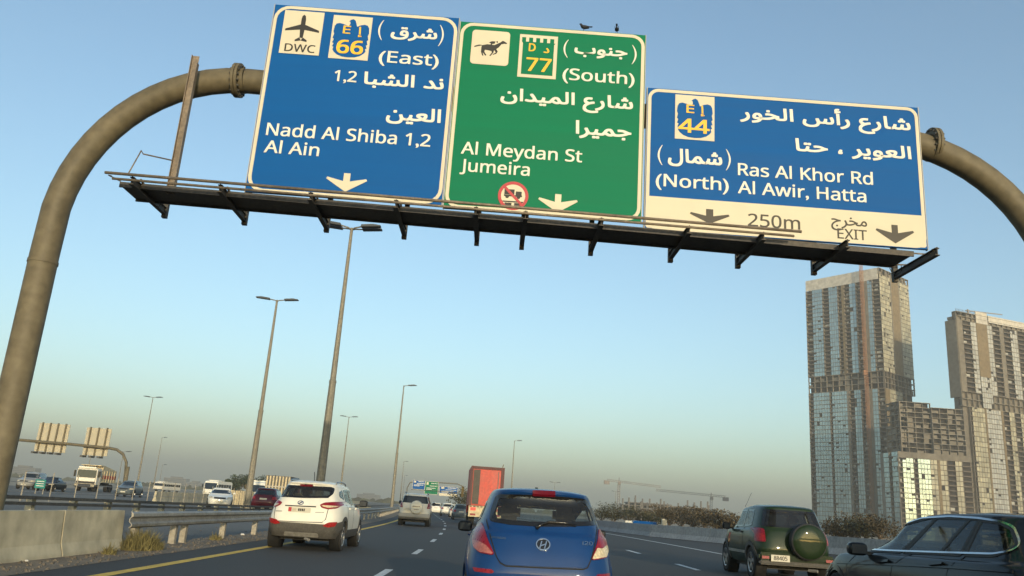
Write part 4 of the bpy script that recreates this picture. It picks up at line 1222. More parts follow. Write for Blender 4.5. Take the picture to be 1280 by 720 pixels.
# blue hatchback just ahead
c = Car('hatchback_car', 'blue hatchback with red tail lamps straight ahead in our lane', 'paint_blue', 0.645, 9.5, 0, HATCH)
Z = lambda p: zoom(570, 600, 6, p)
rw = c.px(Z([(252, 300), (262, 230), (300, 118), (330, 104), (640, 112), (960, 138), (1000, 155), (1040, 215), (1072, 318), (1055, 342), (820, 350), (600, 348), (400, 335), (275, 315)]), 9.85)
c.window('rear_window', rw, 'rear', 0.05, r_=0.03)
c.patch('brake_light', c.px(Z([(572, 88), (740, 96), (740, 121), (572, 113)]), 9.95), 'rear', M['lens_dark'], 0.02, 0.02, res=0.015)
for pl, lo, nm in (([(188, 318), (150, 362), (120, 445), (133, 512), (178, 548), (272, 562), (287, 550), (240, 450), (205, 345)], [(122, 458), (180, 462), (235, 492), (286, 551), (272, 562), (178, 548), (133, 512)], 'lens_pink'),
                   ([(1106, 372), (1138, 398), (1166, 460), (1168, 540), (1140, 588), (1022, 602), (1012, 590), (1062, 480)], [(1058, 512), (1100, 520), (1140, 500), (1168, 500), (1166, 548), (1140, 588), (1022, 602), (1012, 590)], 'lens_clear')):  # right lens coloured paler than the left, as if brightly sunlit
    lm = c.patch('tail_lamp', rounded(c.px(Z(pl), 9.62), 0.02), 'rear', M['lens_red'], 0.014, 0.03, res=0.025)
    c.patch('indicator_lens', rounded(inset(c.px(Z(lo), 9.60), 0.006), 0.012), 'rear', M[nm], 0.02, 0.01, lm, res=0.025)
for pl in ([(125, 662), (270, 672), (288, 690), (270, 702), (140, 692)], [(1062, 712), (1175, 712), (1172, 735), (1050, 740)]):
    c.patch('reflector', rounded(c.px(Z(pl), 9.5), 0.01), 'rear', M['lens_red'], 0.008, 0.02)
seam = c.px(Z([(228, 300), (262, 440), (298, 560), (330, 620), (372, 642), (640, 655), (950, 668), (982, 655), (1012, 595), (1050, 480), (1098, 352)]), 9.6)
c.patch('tailgate_seam', strip(seam, 0.014), 'rear', M['gap'], 0.002, 0.006, res=0.05)
c.patch('plate_recess', rounded(c.px(Z([(305, 572), (1003, 600), (985, 645), (950, 662), (375, 638), (332, 616)]), 9.55), 0.03), 'rear', c.paint, 0.022, 0.03)
ec = c.px(Z([(652, 485)]), 9.6)[0]
em = c.patch('emblem', [(ec[0]+0.078*math.cos(2*math.pi*k/24), ec[1]+0.062*math.sin(2*math.pi*k/24)) for k in range(24)], 'rear', M['trim'], 0.012, 0.02)
c.patch('emblem_ring', [(ec[0]+0.082*math.cos(2*math.pi*k/24), ec[1]+0.066*math.sin(2*math.pi*k/24)) for k in range(24)], 'rear', M['chrome'], 0.016, 0.02, em,
        hole=[(ec[0]+0.070*math.cos(2*math.pi*k/24), ec[1]+0.052*math.sin(2*math.pi*k/24)) for k in range(24)])
b = MB()
for dx in (-0.032, 0.022): b.bar((ec[0]+dx-0.006, 0, ec[1]-0.04), (ec[0]+dx+0.016, 0, ec[1]+0.04), 0.014, 0.012)
b.bar((ec[0]-0.03, 0, ec[1]-0.012), (ec[0]+0.035, 0, ec[1]+0.012), 0.014, 0.012)
o = b.build('emblem_letter', M['chrome'], em)
for v in o.data.vertices:
    hh = c.hit('rear', v.co.x, v.co.z); v.co.y += hh[0].y-0.016
q = c.px(Z([(265, 437), (372, 437), (950, 487), (1032, 492)]), 9.6)
badge(c, 'HYUNDAI', q[0][0], q[1][0], q[0][1], 0.022, 0); badge(c, 'i20', q[2][0], q[3][0], q[2][1], 0.04, 0)
wp = c.px(Z([(600, 360), (640, 330), (705, 312), (820, 322), (905, 332)]), 9.72)
pts = []
for a, z in wp:
    hh = c.hit('rear', a, z); pts.append((a, hh[0].y-0.03, z))
MB().tube(pts, [0.026, 0.016, 0.012, 0.008, 0.006], 6).build('wiper', M['trim'], c.t, True)
for sg, v in ((-1, 'left'), (1, 'right')):
    c.window('side_window', [(1.58, 1.07), (1.60, 1.355), (2.12, 1.35), (2.80, 1.05)], v, 0.035)
    c.window('side_window', [(0.80, 1.13), (0.95, 1.32), (1.52, 1.355), (1.50, 1.07)], v, 0.035)
    c.patch('door_handle', rounded([(1.62, 0.90), (1.80, 0.90), (1.80, 0.94), (1.62, 0.94)], 0.012), v, c.paint, 0.03, 0.01)
    c.patch('door_seam', strip([(1.55, 1.02), (1.55, 0.30)], 0.012), v, M['gap'], 0.002, 0.006)
    c.patch('side_marker', rounded([(0.22, 0.3), (0.22, 0.5), (0.3, 0.5), (0.3, 0.3)], 0.02), v, M['plastic'], 0.006, 0.01)
c.window('windscreen', [(-0.66, 1.03), (-0.53, 1.35), (0.53, 1.35), (0.66, 1.03)], 'front', 0.04)
c.mirror_unit(2.42, 1.0, 0.82, mt='matte', size=(0.2, 0.13, 0.14))
c.interior([(-0.36, 1.62, 1.30), (0.36, 1.62, 1.30)], 2.55, 0.50, w=0.46)
MB().box(-0.6, 0.6, 0.72, 0.86, 0.45, 0.98).build('rear_seat', M['seat'], c.t, 'auto', bevel=0.05)
MB().box(-0.55, 0.55, 0.45, 0.72, 0.93, 0.96).build('parcel_shelf', M['lining'], c.t)
MB().prism([(1.82, 1.515), (1.90, 1.575), (1.98, 1.53)], 'x', -0.018, 0.018).build('roof_antenna', M['trim'], c.t)
c.finish()

# white crossover on the left
c = Car('crossover_car', 'white crossover with dark lower bumper driving beside the left guardrail', 'paint_white', -4.43, 20.55, 0, SUV)
Z = lambda p: zoom(320, 590, 6.543, p)
c.window('rear_window', c.px(Z([(180, 192), (222, 112), (240, 104), (600, 120), (630, 132), (625, 180), (592, 214), (400, 214), (200, 204)]), 20.85), 'rear', 0.045, 'glass_tint' and M['glass_tint'], r_=0.04)
c.patch('brake_light', c.px(Z([(364, 98), (468, 101), (468, 122), (364, 119)]), 20.95), 'rear', M['lens_dark'], 0.02, 0.02)
for pl in ([(100, 258), (118, 226), (150, 222), (216, 246), (200, 270), (150, 288), (112, 282)], [(524, 270), (560, 252), (682, 242), (688, 265), (652, 300), (590, 306), (540, 292)]):
    lm = c.patch('tail_lamp', rounded(c.px(Z(pl), 20.7), 0.03), 'rear', M['lens_red'], 0.014, 0.03, res=0.03)
    q = inset(rounded(c.px(Z(pl), 20.7), 0.03), 0.03); zc = sum(a[1] for a in q)/len(q)
    c.patch('reverse_lens', [(a, min(z, zc-0.01)) for a, z in q], 'rear', M['lens_clear'], 0.02, 0.005, lm, res=0.03)
c.patch('rear_bumper', [(-0.94, 0.28), (0.94, 0.28), (0.94, 0.74), (0.70, 0.63), (-0.70, 0.63), (-0.94, 0.74)], 'rear', M['cladding'], 0.02, 0.02)
for sg in (-1, 1):
    c.patch('reflector', rounded([(sg*0.50, 0.60), (sg*0.62, 0.68), (sg*0.80, 0.70), (sg*0.76, 0.60), (sg*0.62, 0.57)], 0.02), 'rear', M['lens_bright'], 0.032, 0.02)
c.patch('skid_plate', rounded([(-0.42, 0.33), (0.42, 0.33), (0.40, 0.42), (-0.40, 0.42)], 0.03), 'rear', M['galv'], 0.03, 0.02)
MB().tube([(0.1, 0.12, 0.27), (0.22, 0.02, 0.25)], 0.035, 8).build('exhaust', M['galv'], c.t)
seam = c.px(Z([(150, 285), (148, 372), (172, 398), (360, 408), (545, 412), (572, 388), (588, 305)]), 20.62)
c.patch('tailgate_seam', strip(seam, 0.016), 'rear', M['gap'], 0.002, 0.006, res=0.06)
pq = c.px(Z([(268, 286), (450, 292), (450, 332), (268, 326)]), 20.6)
zc0, zc1 = (pq[2][1]+pq[3][1])/2, (pq[0][1]+pq[1][1])/2
yb = c.hit('rear', 0, (zc0+zc1)/2)[0].y
pl = MB().box(pq[0][0], pq[1][0], yb-0.03, yb-0.005, zc0, zc1).build('number_plate', M['plate'], c.t)
MB().box(pq[0][0]+0.006, pq[0][0]+0.08, yb-0.033, yb-0.031, zc0+0.008, zc1-0.008).build('plate_emblem', M['sign_red'], pl)
for k, (u, w, mt_) in enumerate(((0.105, 0.04, 'alu'), (0.15, 0.035, 'alu'), (0.24, 0.035, 'sign_black'), (0.285, 0.03, 'sign_black'), (0.325, 0.035, 'sign_black'), (0.37, 0.03, 'sign_black'))):
    MB().box(pq[0][0]+u, pq[0][0]+u+w, yb-0.033, yb-0.031, zc0+0.03, zc1-0.025).build('plate_mark', M[mt_], pl)
c.patch('plate_garnish', c.px(Z([(238, 270), (490, 281), (490, 290), (238, 278)]), 20.62), 'rear', M['plastic'], 0.014, 0.02)
ec = c.px(Z([(365, 252)]), 20.65)[0]
circ = lambda r1, r2: [(ec[0]+r1*math.cos(2*math.pi*k/20), ec[1]+r2*math.sin(2*math.pi*k/20)) for k in range(20)]
c.patch('emblem', circ(0.075, 0.05), 'rear', M['chrome'], 0.01, 0.01, hole=circ(0.056, 0.033))
c.patch('emblem_letter', strip([(ec[0]-0.045, ec[1]-0.025), (ec[0]+0.045, ec[1]+0.025)], 0.03), 'rear', M['chrome'], 0.01, 0.01)
for u0, u1, v in ((160, 215, 319), (487, 558, 331)):
    c.patch('badge', c.px(Z([(u0, v-4), (u1, v-3), (u1, v+4), (u0, v+3)]), 20.62), 'rear', M['galv'], 0.008, 0.01)
for sg, v in ((-1, 'left'), (1, 'right')):
    c.window('side_window', [(2.02, 1.13), (2.04, 1.49), (2.45, 1.47), (3.12, 1.11)], v, 0.035)
    c.window('side_window', [(1.18, 1.19), (1.22, 1.47), (1.96, 1.495), (1.95, 1.13)], v, 0.035)
    c.window('quarter_window', [(0.66, 1.30), (0.78, 1.42), (1.10, 1.46), (1.08, 1.21)], v, 0.03)
    for y in (1.4, 2.4): c.patch('door_handle', rounded([(y, 0.99), (y+0.2, 0.99), (y+0.2, 1.03), (y, 1.03)], 0.012), v, c.paint, 0.03, 0.01)
    for y in (1.18, 2.02, 3.15): c.patch('door_seam', strip([(y, 1.12), (y, 0.45)], 0.014), v, M['gap'], 0.002, 0.006)
    c.patch('sill_cladding', [(1.15, 0.28), (3.08, 0.28), (3.08, 0.50), (1.15, 0.50)], v, M['cladding'], 0.012, 0.02)
    MB().tube([(sg*0.58, 0.75, 1.60), (sg*0.585, 0.9, 1.64), (sg*0.585, 1.5, 1.665), (sg*0.57, 2.1, 1.63), (sg*0.56, 2.25, 1.59)], 0.02, 6).build('roof_rail', M['alloy'], c.t, True)
c.window('windscreen', [(-0.70, 1.13), (-0.58, 1.48), (0.58, 1.48), (0.70, 1.13)], 'front', 0.04)
c.patch('headlamp', rounded([(0.45, 0.80), (0.78, 0.86), (0.80, 0.72), (0.5, 0.70)], 0.03), 'front', M['lens_clear'], 0.01)
c.patch('headlamp', rounded([(-0.45, 0.80), (-0.78, 0.86), (-0.80, 0.72), (-0.5, 0.70)], 0.03), 'front', M['lens_clear'], 0.01)
c.mirror_unit(2.95, 1.16, 0.86, mt='matte', size=(0.22, 0.14, 0.18))
c.interior([(-0.38, 1.95, 1.46), (0.38, 1.95, 1.46)], 3.0, 0.62, 'seat_tan', w=0.5)
MB().box(-0.65, 0.65, 0.95, 1.1, 0.6, 1.12).build('rear_seat', M['seat_tan'], c.t, 'auto', bevel=0.05)
for x in (-0.4, 0.4): MB().box(x-0.13, x+0.13, 0.98, 1.07, 1.12, 1.32).build('headrest', M['seat_tan'], c.t, 'auto', bevel=0.04)
MB().tube([(0.05, 0.62, 1.62), (0.05, 0.5, 1.85)], 0.009, 6).build('roof_antenna', M['trim'], c.t)
c.finish()

# silver-white off-roader further ahead
c = Car('offroad_car', 'pearl off-roader with covered spare wheel ahead of the white crossover', 'paint_pearl', -4.25, 49.6, R(2.5), BOXY, glass='glass_tint')
c.window('rear_window', [(-0.76, 1.30), (-0.66, 1.70), (0.66, 1.70), (0.76, 1.30)], 'rear', 0.05, M['glass_dark'])
for sg in (-1, 1):
    lm = c.patch('tail_lamp', rounded([(sg*0.70, 1.02), (sg*0.76, 1.34), (sg*0.95, 1.34), (sg*0.96, 1.02)], 0.03), 'rear', M['lens_red'], 0.02, 0.03)
    c.patch('reverse_lens', rounded([(sg*0.74, 1.05), (sg*0.75, 1.14), (sg*0.93, 1.14), (sg*0.94, 1.05)], 0.02), 'rear', M['lens_pink'], 0.024, 0.01, lm)
    c.patch('reflector', rounded([(sg*0.62, 0.60), (sg*0.62, 0.66), (sg*0.86, 0.66), (sg*0.86, 0.60)], 0.01), 'rear', M['lens_red'], 0.05, 0.02)
MB().box(-0.93, 0.93, -0.10, 0.12, 0.50, 0.72).build('rear_bumper', M['paint_silver'], c.t, 'auto', bevel=0.05)
MB().box(-0.90, 0.90, -0.06, 0.1, 0.38, 0.51).build('bumper_skirt', M['cladding'], c.t, 'auto', bevel=0.04)
MB().lathe([(0.001, -0.27), (0.2, -0.268), (0.33, -0.25), (0.375, -0.20), (0.38, -0.02), (0.30, 0.05)], (0.10, 0, 1.07), 'y', 32).build('spare_wheel_cover', M['paint_pearl'], c.t, 'auto')
MB().box(-0.12, 0.32, -0.282, -0.262, 1.10, 1.13).build('cover_trim', M['trim'], c.t)
MB().box(-0.04, 0.26, -0.282, -0.262, 0.93, 0.955).build('cover_trim', M['trim'], c.t)
MB().box(-0.64, -0.36, -0.03, 0.03, 0.86, 1.0).build('number_plate', M['plate'], c.t)
for sg, v in ((-1, 'left'), (1, 'right')):
    c.window('side_window', [(2.0, 1.28), (2.0, 1.69), (2.7, 1.66), (3.2, 1.24)], v, 0.04)
    c.window('side_window', [(1.05, 1.30), (1.05, 1.69), (1.92, 1.69), (1.92, 1.28)], v, 0.04)
    c.window('quarter_window', [(0.38, 1.34), (0.42, 1.67), (0.97, 1.69), (0.97, 1.30)], v, 0.04)
    MB().tube([(sg*0.66, 0.5, 1.80), (sg*0.67, 0.6, 1.90), (sg*0.67, 2.3, 1.92), (sg*0.66, 2.45, 1.80)], 0.025, 6).build('roof_rail', M['alloy'], c.t, True)
c.window('windscreen', [(-0.76, 1.26), (-0.64, 1.68), (0.64, 1.68), (0.76, 1.26)], 'front', 0.04)
c.mirror_unit(3.0, 1.3, 0.92, mt='trim', size=(0.2, 0.12, 0.2))
c.finish()

# dark green short off-roader on the right
c = Car('offroad_car', 'dark green short off-roader with round spare wheel cover on the right', 'paint_green', 7.05, 19.2, R(-1.5), SHORT, glass='glass_tint', z=bank(7.05))
c.window('rear_window', [(-0.70, 1.16), (-0.60, 1.55), (0.60, 1.55), (0.70, 1.16)], 'rear', 0.05, M['glass_dark'], r_=0.05)
for sg in (-1, 1):
    lm = c.patch('tail_lamp', rounded([(sg*0.67, 0.82), (sg*0.665, 1.10), (sg*0.80, 1.13), (sg*0.84, 0.82)], 0.03), 'rear', M['lens_red'], 0.016, 0.03, res=0.03)
    c.patch('brake_lens', rounded([(sg*0.69, 0.85), (sg*0.685, 1.0), (sg*0.80, 1.0), (sg*0.82, 0.85)], 0.03), 'rear', M['lens_bright'], 0.022, 0.01, lm, res=0.03)
MB().box(-0.86, 0.86, -0.07, 0.12, 0.42, 0.60).build('rear_bumper', M['paint_green'], c.t, 'auto', bevel=0.05)
MB().box(-0.84, 0.84, -0.05, 0.1, 0.33, 0.43).build('bumper_skirt', M['cladding'], c.t, 'auto', bevel=0.03)
for sg in (-1, 1): MB().box(sg*0.72-0.08, sg*0.72+0.08, -0.075, 0, 0.46, 0.52).build('bumper_reflector', M['lens_red'], c.t)
sw = MB().lathe([(0.001, -0.30), (0.20, -0.298), (0.325, -0.285), (0.372, -0.25)], (0.22, 0, 0.88), 'y', 36).build('spare_wheel_cover', M['paint_green'], c.t, 'auto')
MB().lathe([(0.372, -0.252), (0.40, -0.22), (0.405, -0.06), (0.33, 0.0)], (0.22, 0, 0.88), 'y', 36).build('cover_rim', M['plastic'], sw, 'auto')
MB().box(-0.06, 0.50, -0.302, -0.292, 0.925, 0.955).build('cover_crease', M['paint_green'], sw)
pl = MB().box(-0.60, -0.18, -0.09, -0.066, 0.415, 0.555).build('number_plate', M['plate'], c.t)
place_text('88405', -0.54, -0.24, 0.445, 0.085, -0.0905, M['sign_black'], pl, bold=0.02)
for sg, v in ((-1, 'left'), (1, 'right')):
    c.window('side_window', [(1.42, 1.13), (1.46, 1.54), (2.06, 1.52), (2.62, 1.09)], v, 0.04)
    c.window('quarter_window', [(0.78, 1.16), (0.90, 1.53), (1.38, 1.54), (1.34, 1.13)], v, 0.04)
    c.patch('door_handle', rounded([(1.35, 0.98), (1.53, 0.98), (1.53, 1.02), (1.35, 1.02)], 0.012), v, M['plastic'], 0.03, 0.01)
    c.patch('door_seam', strip([(1.30, 1.12), (1.28, 0.45)], 0.014), v, M['gap'], 0.002, 0.006)
    c.patch('door_seam', strip([(2.60, 1.08), (2.52, 0.45)], 0.014), v, M['gap'], 0.002, 0.006)
    c.patch('door_moulding', [(1.0, 0.52), (2.55, 0.52), (2.55, 0.58), (1.0, 0.58)], v, M['galv'], 0.014, 0.02)
c.window('windscreen', [(-0.68, 1.12), (-0.56, 1.52), (0.56, 1.52), (0.68, 1.12)], 'front', 0.04)
c.mirror_unit(2.42, 1.12, 0.83, mt='matte', size=(0.2, 0.12, 0.17))
c.interior([(-0.36, 1.35, 1.42), (0.36, 1.35, 1.42)], 2.35, 0.62)
MB().tube([(-0.58, 2.05, 1.6), (-0.50, 1.75, 1.95)], 0.004, 5).build('roof_antenna', M['trim'], c.t)
MB().tube([(0.3, 0.1, 0.26), (0.45, -0.05, 0.26)], 0.035, 8).build('exhaust', M['galv'], c.t)
c.finish()

# black estate at the right edge
c = Car('estate_car', 'black estate car with chrome window line at the lower right', 'paint_black', 5.41, 6.85, 0, WAGON, glass='glass_tint', z=bank(5.41))
Z = lambda p: zoom(1000, 620, 4.571, p)
XS = 4.66
outl = c.pxs(Z([(378, 312), (455, 228), (545, 158), (640, 120), (800, 110), (960, 120), (1080, 138), (1150, 168), (1212, 250), (1228, 290), (1205, 322), (1130, 340), (900, 333), (600, 322)]), XS)
panes = [[(412, 310), (455, 250), (560, 168), (690, 130), (718, 130), (610, 312)], [(648, 314), (736, 132), (905, 136), (832, 320)],
         [(850, 322), (922, 138), (962, 140), (948, 326)], [(988, 328), (988, 148), (1080, 160), (1140, 192), (1200, 275), (1188, 302), (1130, 330)]]
for v in ('left', 'right'):
    ol = rounded(outl, 0.05)
    c.patch('window_chrome', ol, v, M['chrome'], 0.012, 0.02, hole=inset(ol if area(ol) > 0 else ol[::-1], 0.017))
    polys = [rounded(inset(c.pxs(Z(p), XS), -0.006), 0.02) for p in panes]
    # black pillars: the outline minus the panes, drawn as bands between neighbours
    for a, b_ in ((0, 1), (1, 2), (2, 3)):
        pa, pb_ = c.pxs(Z(panes[a]), XS), c.pxs(Z(panes[b_]), XS)
        mids = {0: [(718, 126), (740, 126), (650, 318), (606, 318)], 1: [(903, 130), (926, 130), (852, 326), (828, 324)], 2: [(958, 134), (992, 140), (992, 332), (944, 330)]}[a]
        c.patch('pillar_trim', inset(c.pxs(Z(mids), XS), 0.004), v, M['plastic'], 0.004, 0.012)
    for p, nm in zip(panes, ('front_window', 'rear_side_window', 'fixed_pane', 'quarter_window')):
        c.window(nm, inset(c.pxs(Z(p), XS), -0.036), v, 0.034, r_=0.03, frame='plastic')
    for pz in ([(468, 372), (525, 368), (525, 382), (468, 386)], [(755, 388), (830, 382), (830, 396), (755, 402)]):
        c.patch('door_handle', rounded(c.pxs(Z(pz), 4.52), 0.012), v, c.paint, 0.035, 0.01)
    for a in ([(612, 325), (540, 400), (540, 460)], [(905, 338), (855, 420), (855, 470)], [(330, 320), (282, 390), (282, 460)]):
        c.patch('door_seam', strip(c.pxs(Z(a), 4.52), 0.012), v, M['gap'], 0.002, 0.006)
    cr = c.pxs(Z([(200, 380), (500, 392), (850, 408), (1180, 432)]), 4.5)
    c.patch('body_crease', strip(cr, 0.02), v, c.paint, 0.012, 0.01)
c.window('windscreen', [(-0.72, 1.02), (-0.58, 1.36), (0.58, 1.36), (0.72, 1.02)], 'front', 0.04)
c.window('rear_window', [(-0.66, 1.04), (-0.56, 1.34), (0.56, 1.34), (0.66, 1.04)], 'rear', 0.05, M['glass_dark'])
for sg in (-1, 1):
    c.patch('tail_lamp', rounded([(sg*0.5, 0.78), (sg*0.52, 0.92), (sg*0.80, 0.94), (sg*0.82, 0.78)], 0.03), 'rear', M['lens_red'], 0.01)
    c.patch('headlamp', rounded([(sg*0.45, 0.66), (sg*0.5, 0.74), (sg*0.86, 0.78), (sg*0.86, 0.66)], 0.03), 'front', M['lens_clear'], 0.01)
c.mirror_unit(3.12, 1.0, 0.88, size=(0.22, 0.13, 0.15))
c.interior([(-0.38, 2.0, 1.26), (0.38, 2.0, 1.26)], 3.15, 0.5)
MB().box(-0.62, 0.62, 1.0, 1.15, 0.5, 1.0).build('rear_seat', M['seat'], c.t, 'auto', bevel=0.05)
MB().box(-0.5, -0.1, 0.5, 0.85, 0.85, 1.08).build('luggage', M['seat_tan'], c.t, 'auto', bevel=0.03)
c.finish()

# ------------------------------------------------------------------ smaller traffic
def small_car(name, label, paint, x, y, rz_, spec, front=False, z=0.0, group=None, cat='car', lit=False):
    c = Car(name, label, paint, x, y, rz_, spec, 0, group, cat, z=z)
    w5, w6 = spec['levels'][5][3], spec['levels'][6][3]
    z5 = lerp_list(spec['levels'][5][0], 1.0); z6 = lerp_list(spec['levels'][6][0], 1.0)
    c.window('rear_window', [(-w5+0.1, z5+0.05), (-w6+0.07, z6-0.03), (w6-0.07, z6-0.03), (w5-0.1, z5+0.05)], 'rear')
    c.window('windscreen', [(-w5+0.1, z5-0.0), (-w6+0.07, z6-0.05), (w6-0.07, z6-0.05), (w5-0.1, z5-0.0)], 'front')
    zl = lerp_list(spec['levels'][3][0], 0.0)
    for sg in (-1, 1):
        c.patch('tail_lamp', rounded([(sg*(w5-0.25), zl-0.02), (sg*(w5-0.22), zl+0.16), (sg*(w5+0.08), zl+0.16), (sg*(w5+0.10), zl-0.02)], 0.02), 'rear', M['light_red'] if lit else M['lens_bright'], 0.012)
        c.patch('headlamp', rounded([(sg*(w5-0.28), zl-0.16), (sg*(w5-0.25), zl-0.03), (sg*(w5+0.04), zl-0.01), (sg*(w5+0.04), zl-0.16)], 0.02), 'front', M['lens_clear'], 0.012)
        v = 'left' if sg < 0 else 'right'
        yr5, yf6, yf5 = spec['levels'][6][1], spec['levels'][6][2], spec['levels'][5][2]
        c.window('side_window', [(yr5+0.35, z5+0.08), (yr5+0.45, z6-0.04), ((yr5+yf6)/2, z6-0.02), ((yr5+yf6)/2, z5+0.04)], v)
        c.window('side_window', [((yr5+yf6)/2+0.08, z5+0.04), ((yr5+yf6)/2+0.08, z6-0.02), (yf6-0.1, z6-0.05), (yf5-0.25, z5+0.02)], v)
    c.patch('grille', rounded([(-0.4, zl-0.18), (0.4, zl-0.18), (0.42, zl-0.06), (-0.42, zl-0.06)], 0.02), 'front', M['plastic'], 0.008)
    hh = c.hit('rear', 0, zl); c.box('number_plate', -0.25, 0.25, hh[0].y-0.02, hh[0].y, zl-0.06, zl+0.06, 'plate')
    hh = c.hit('front', 0, 0.5); c.box('number_plate', -0.25, 0.25, hh[0].y, hh[0].y+0.02, 0.44, 0.55, 'plate')
    c.mirror_unit(spec['levels'][5][2]-0.35, z5+0.05, w5+0.05, size=(0.18, 0.1, 0.12))
    c.finish()
    return c
def dirx(px, py, y): return ray(px, py).x*y
small_car('parked_car', 'dark red car seen from behind, left of the white crossover', 'paint_maroon', dirx(329, 622, 58), 58, R(3), SUV)
small_car('sedan_car', 'white saloon low behind the median rail, below the minibus', 'paint_white', dirx(276, 628, 66), 66, R(196), SEDAN)
small_car('pickup_car', 'dark grey car facing us beside the dump truck', 'paint_grey', dirx(149, 612, 86), 90, R(187), SUV)
small_car('van_car', 'grey car facing us beside the big gantry column', 'paint_silver', dirx(25, 604, 92), 96, R(188), BOXY)
small_car('sedan_car', 'dark car half hidden behind the small teal board', 'paint_black', dirx(49, 612, 88), 92, R(187), SEDAN)
small_car('offroad_car', 'white car centred between queueing cars under the distant signs', 'paint_white', dirx(560, 636, 108), 108, R(4.5), SUV)
small_car('sedan_car', 'white car in the queue just right of the pearl off-roader', 'paint_white', dirx(545, 634, 122), 122, R(4.5), SUV)
small_car('sedan_car', 'dark car in the queue, rightmost pair beside the pearl off-roader', 'paint_black', dirx(541, 627, 170), 170, R(4.5), SEDAN)
small_car('van_car', 'white car in the queue left of the red truck, near its wheels', 'paint_pearl', dirx(571, 636, 100), 100, R(4.5), HATCH)
small_car('hatchback_car', 'dark grey car in the queue directly left of the red truck', 'paint_grey', dirx(577, 638, 84), 84, R(4.5), HATCH)

# red truck
tr = thing('truck', 'red box truck with cream tail board seen from behind, above the blue car', 'truck', (-0.16, 63.6, 0), R(3))
bx = MB().box(-1.25, 1.25, 0.06, 7.5, 1.45, 4.33).build('cargo_box', M['truck_red'], tr)
MB().box(-1.10, 1.02, -0.005, 0.055, 1.52, 4.12).build('rear_door', M['truck_red'], bx)
for q in ((-1.27, -1.10, 1.44, 4.34), (1.02, 1.27, 1.44, 4.34)):
    MB().box(q[0], q[1], -0.06, 0.052, q[2], q[3]).build('corner_post', M['truck_red_dark'], bx)
MB().box(-1.098, 1.018, -0.05, 0.05, 4.14, 4.335).build('top_rail', M['truck_red_dark'], bx)
MB().box(-1.06, -0.56, -0.03, -0.007, 1.55, 4.08).build('tarpaulin_strip', M['walkway'], bx)
MB().box(0.80, 0.86, -0.02, -0.007, 1.6, 4.0).build('lock_bar', M['galv_dark'], bx)
MB().box(-1.26, 1.26, -0.12, 0.25, 0.62, 1.42).build('tail_board', M['truck_cream'], tr)
for sg in (-1, 1):
    MB().box(sg*0.92-0.2, sg*0.92+0.2, -0.16, -0.121, 1.08, 1.30).build('tail_lamp', M['lens_bright'] if sg > 0 else M['light_red'], tr)
    MB().box(sg*0.92-0.2, sg*0.92+0.2, -0.15, -0.121, 0.72, 0.86).build('reflector_plate', M['lens_red'], tr)
    b = MB()
    for y in (1.4, 6.2): b.lathe([(0.2, sg*1.2), (0.48, sg*1.2), (0.5, sg*1.15), (0.5, sg*0.75), (0.2, sg*0.75)], (0, y, 0.5), 'x', 18)
    b.build('wheel', M['tyre'], tr, 'auto', kind='stuff')
    MB().bar((sg*1.25, 8.4, 2.6), (sg*1.62, 8.4, 2.6), 0.05, 0.05).build('mirror_arm', M['trim'], tr)
    MB().box(sg*1.62-0.11, sg*1.62+0.11, 8.32, 8.46, 2.1, 2.95).build('door_mirror', M['trim'], tr, 'auto', bevel=0.03)
b = MB()
for k in range(9): b.box(-1.2+k*0.27, -1.2+k*0.27+0.17, -0.128, -0.121, 1.325, 1.40)
b.build('hazard_stripe', M['sign_brown'], tr, kind='stuff')
MB().box(-0.35, 0.2, -0.135, -0.121, 0.74, 0.88).build('number_plate', M['plate'], tr)
MB().box(-1.2, 1.2, 7.7, 9.3, 0.7, 3.4).build('cab', M['truck_red'], tr, 'auto', bevel=0.12)
MB().box(-0.45, 0.45, 0.3, 9.0, 0.55, 0.8).build('chassis', M['plastic'], tr)
MB().bar((1.1, 0.1, 4.33), (1.16, 0.1, 4.6), 0.06, 0.06).build('beacon_stalk', M['trim'], tr)

# oncoming dump truck
y = 112; dt = thing('dump_truck', 'white tipper truck with dark windscreen coming towards us on the left', 'truck', (dirx(113, 604, y), y, 0), R(6))
cab = MB().box(-1.25, 1.25, -1.9, 0, 0.75, 3.0).build('cab', M['paint_pearl'], dt, 'auto', bevel=0.14)
MB().prism([(-1.93, 1.75), (-1.90, 2.72), (-1.85, 2.72), (-1.88, 1.75)], 'x', -1.15, 1.15).build('windscreen', M['dark_glass'], cab)
MB().box(-1.1, 1.1, -1.96, -1.905, 1.3, 1.62).build('grille', M['paint_white'], cab)
MB().box(-1.27, 1.27, -2.1, -1.85, 0.5, 0.95).build('bumper', M['plastic'], cab, 'auto', bevel=0.05)
MB().box(-1.15, 1.15, -1.97, -1.91, 1.0, 1.26).build('grille_slats', M['plastic'], cab)
MB().box(-1.1, 1.1, -2.05, -1.75, 2.9, 3.12).build('sun_visor', M['paint_white'], cab, 'auto', bevel=0.05)
for sg in (-1, 1):
    MB().box(sg*1.0-0.22, sg*1.0+0.22, -2.115, -2.10, 0.66, 0.86).build('headlamp', M['lens_clear'], cab)
    MB().box(sg*1.5-0.12, sg*1.5+0.12, -1.9, -1.75, 1.8, 2.6).build('door_mirror', M['trim'], cab, 'auto', bevel=0.04)
    MB().box(sg*1.26-0.015, sg*1.26+0.015, -1.5, -0.4, 1.8, 2.65).build('side_window', M['dark_glass'], cab)
    for yy in (-1.1, 3.2, 4.6):
        MB().lathe([(0.2, sg*1.22), (0.5, sg*1.22), (0.52, sg*1.15), (0.52, sg*0.8), (0.2, sg*0.8)], (0, yy, 0.52), 'x', 18).build('wheel', M['tyre'], dt, 'auto')
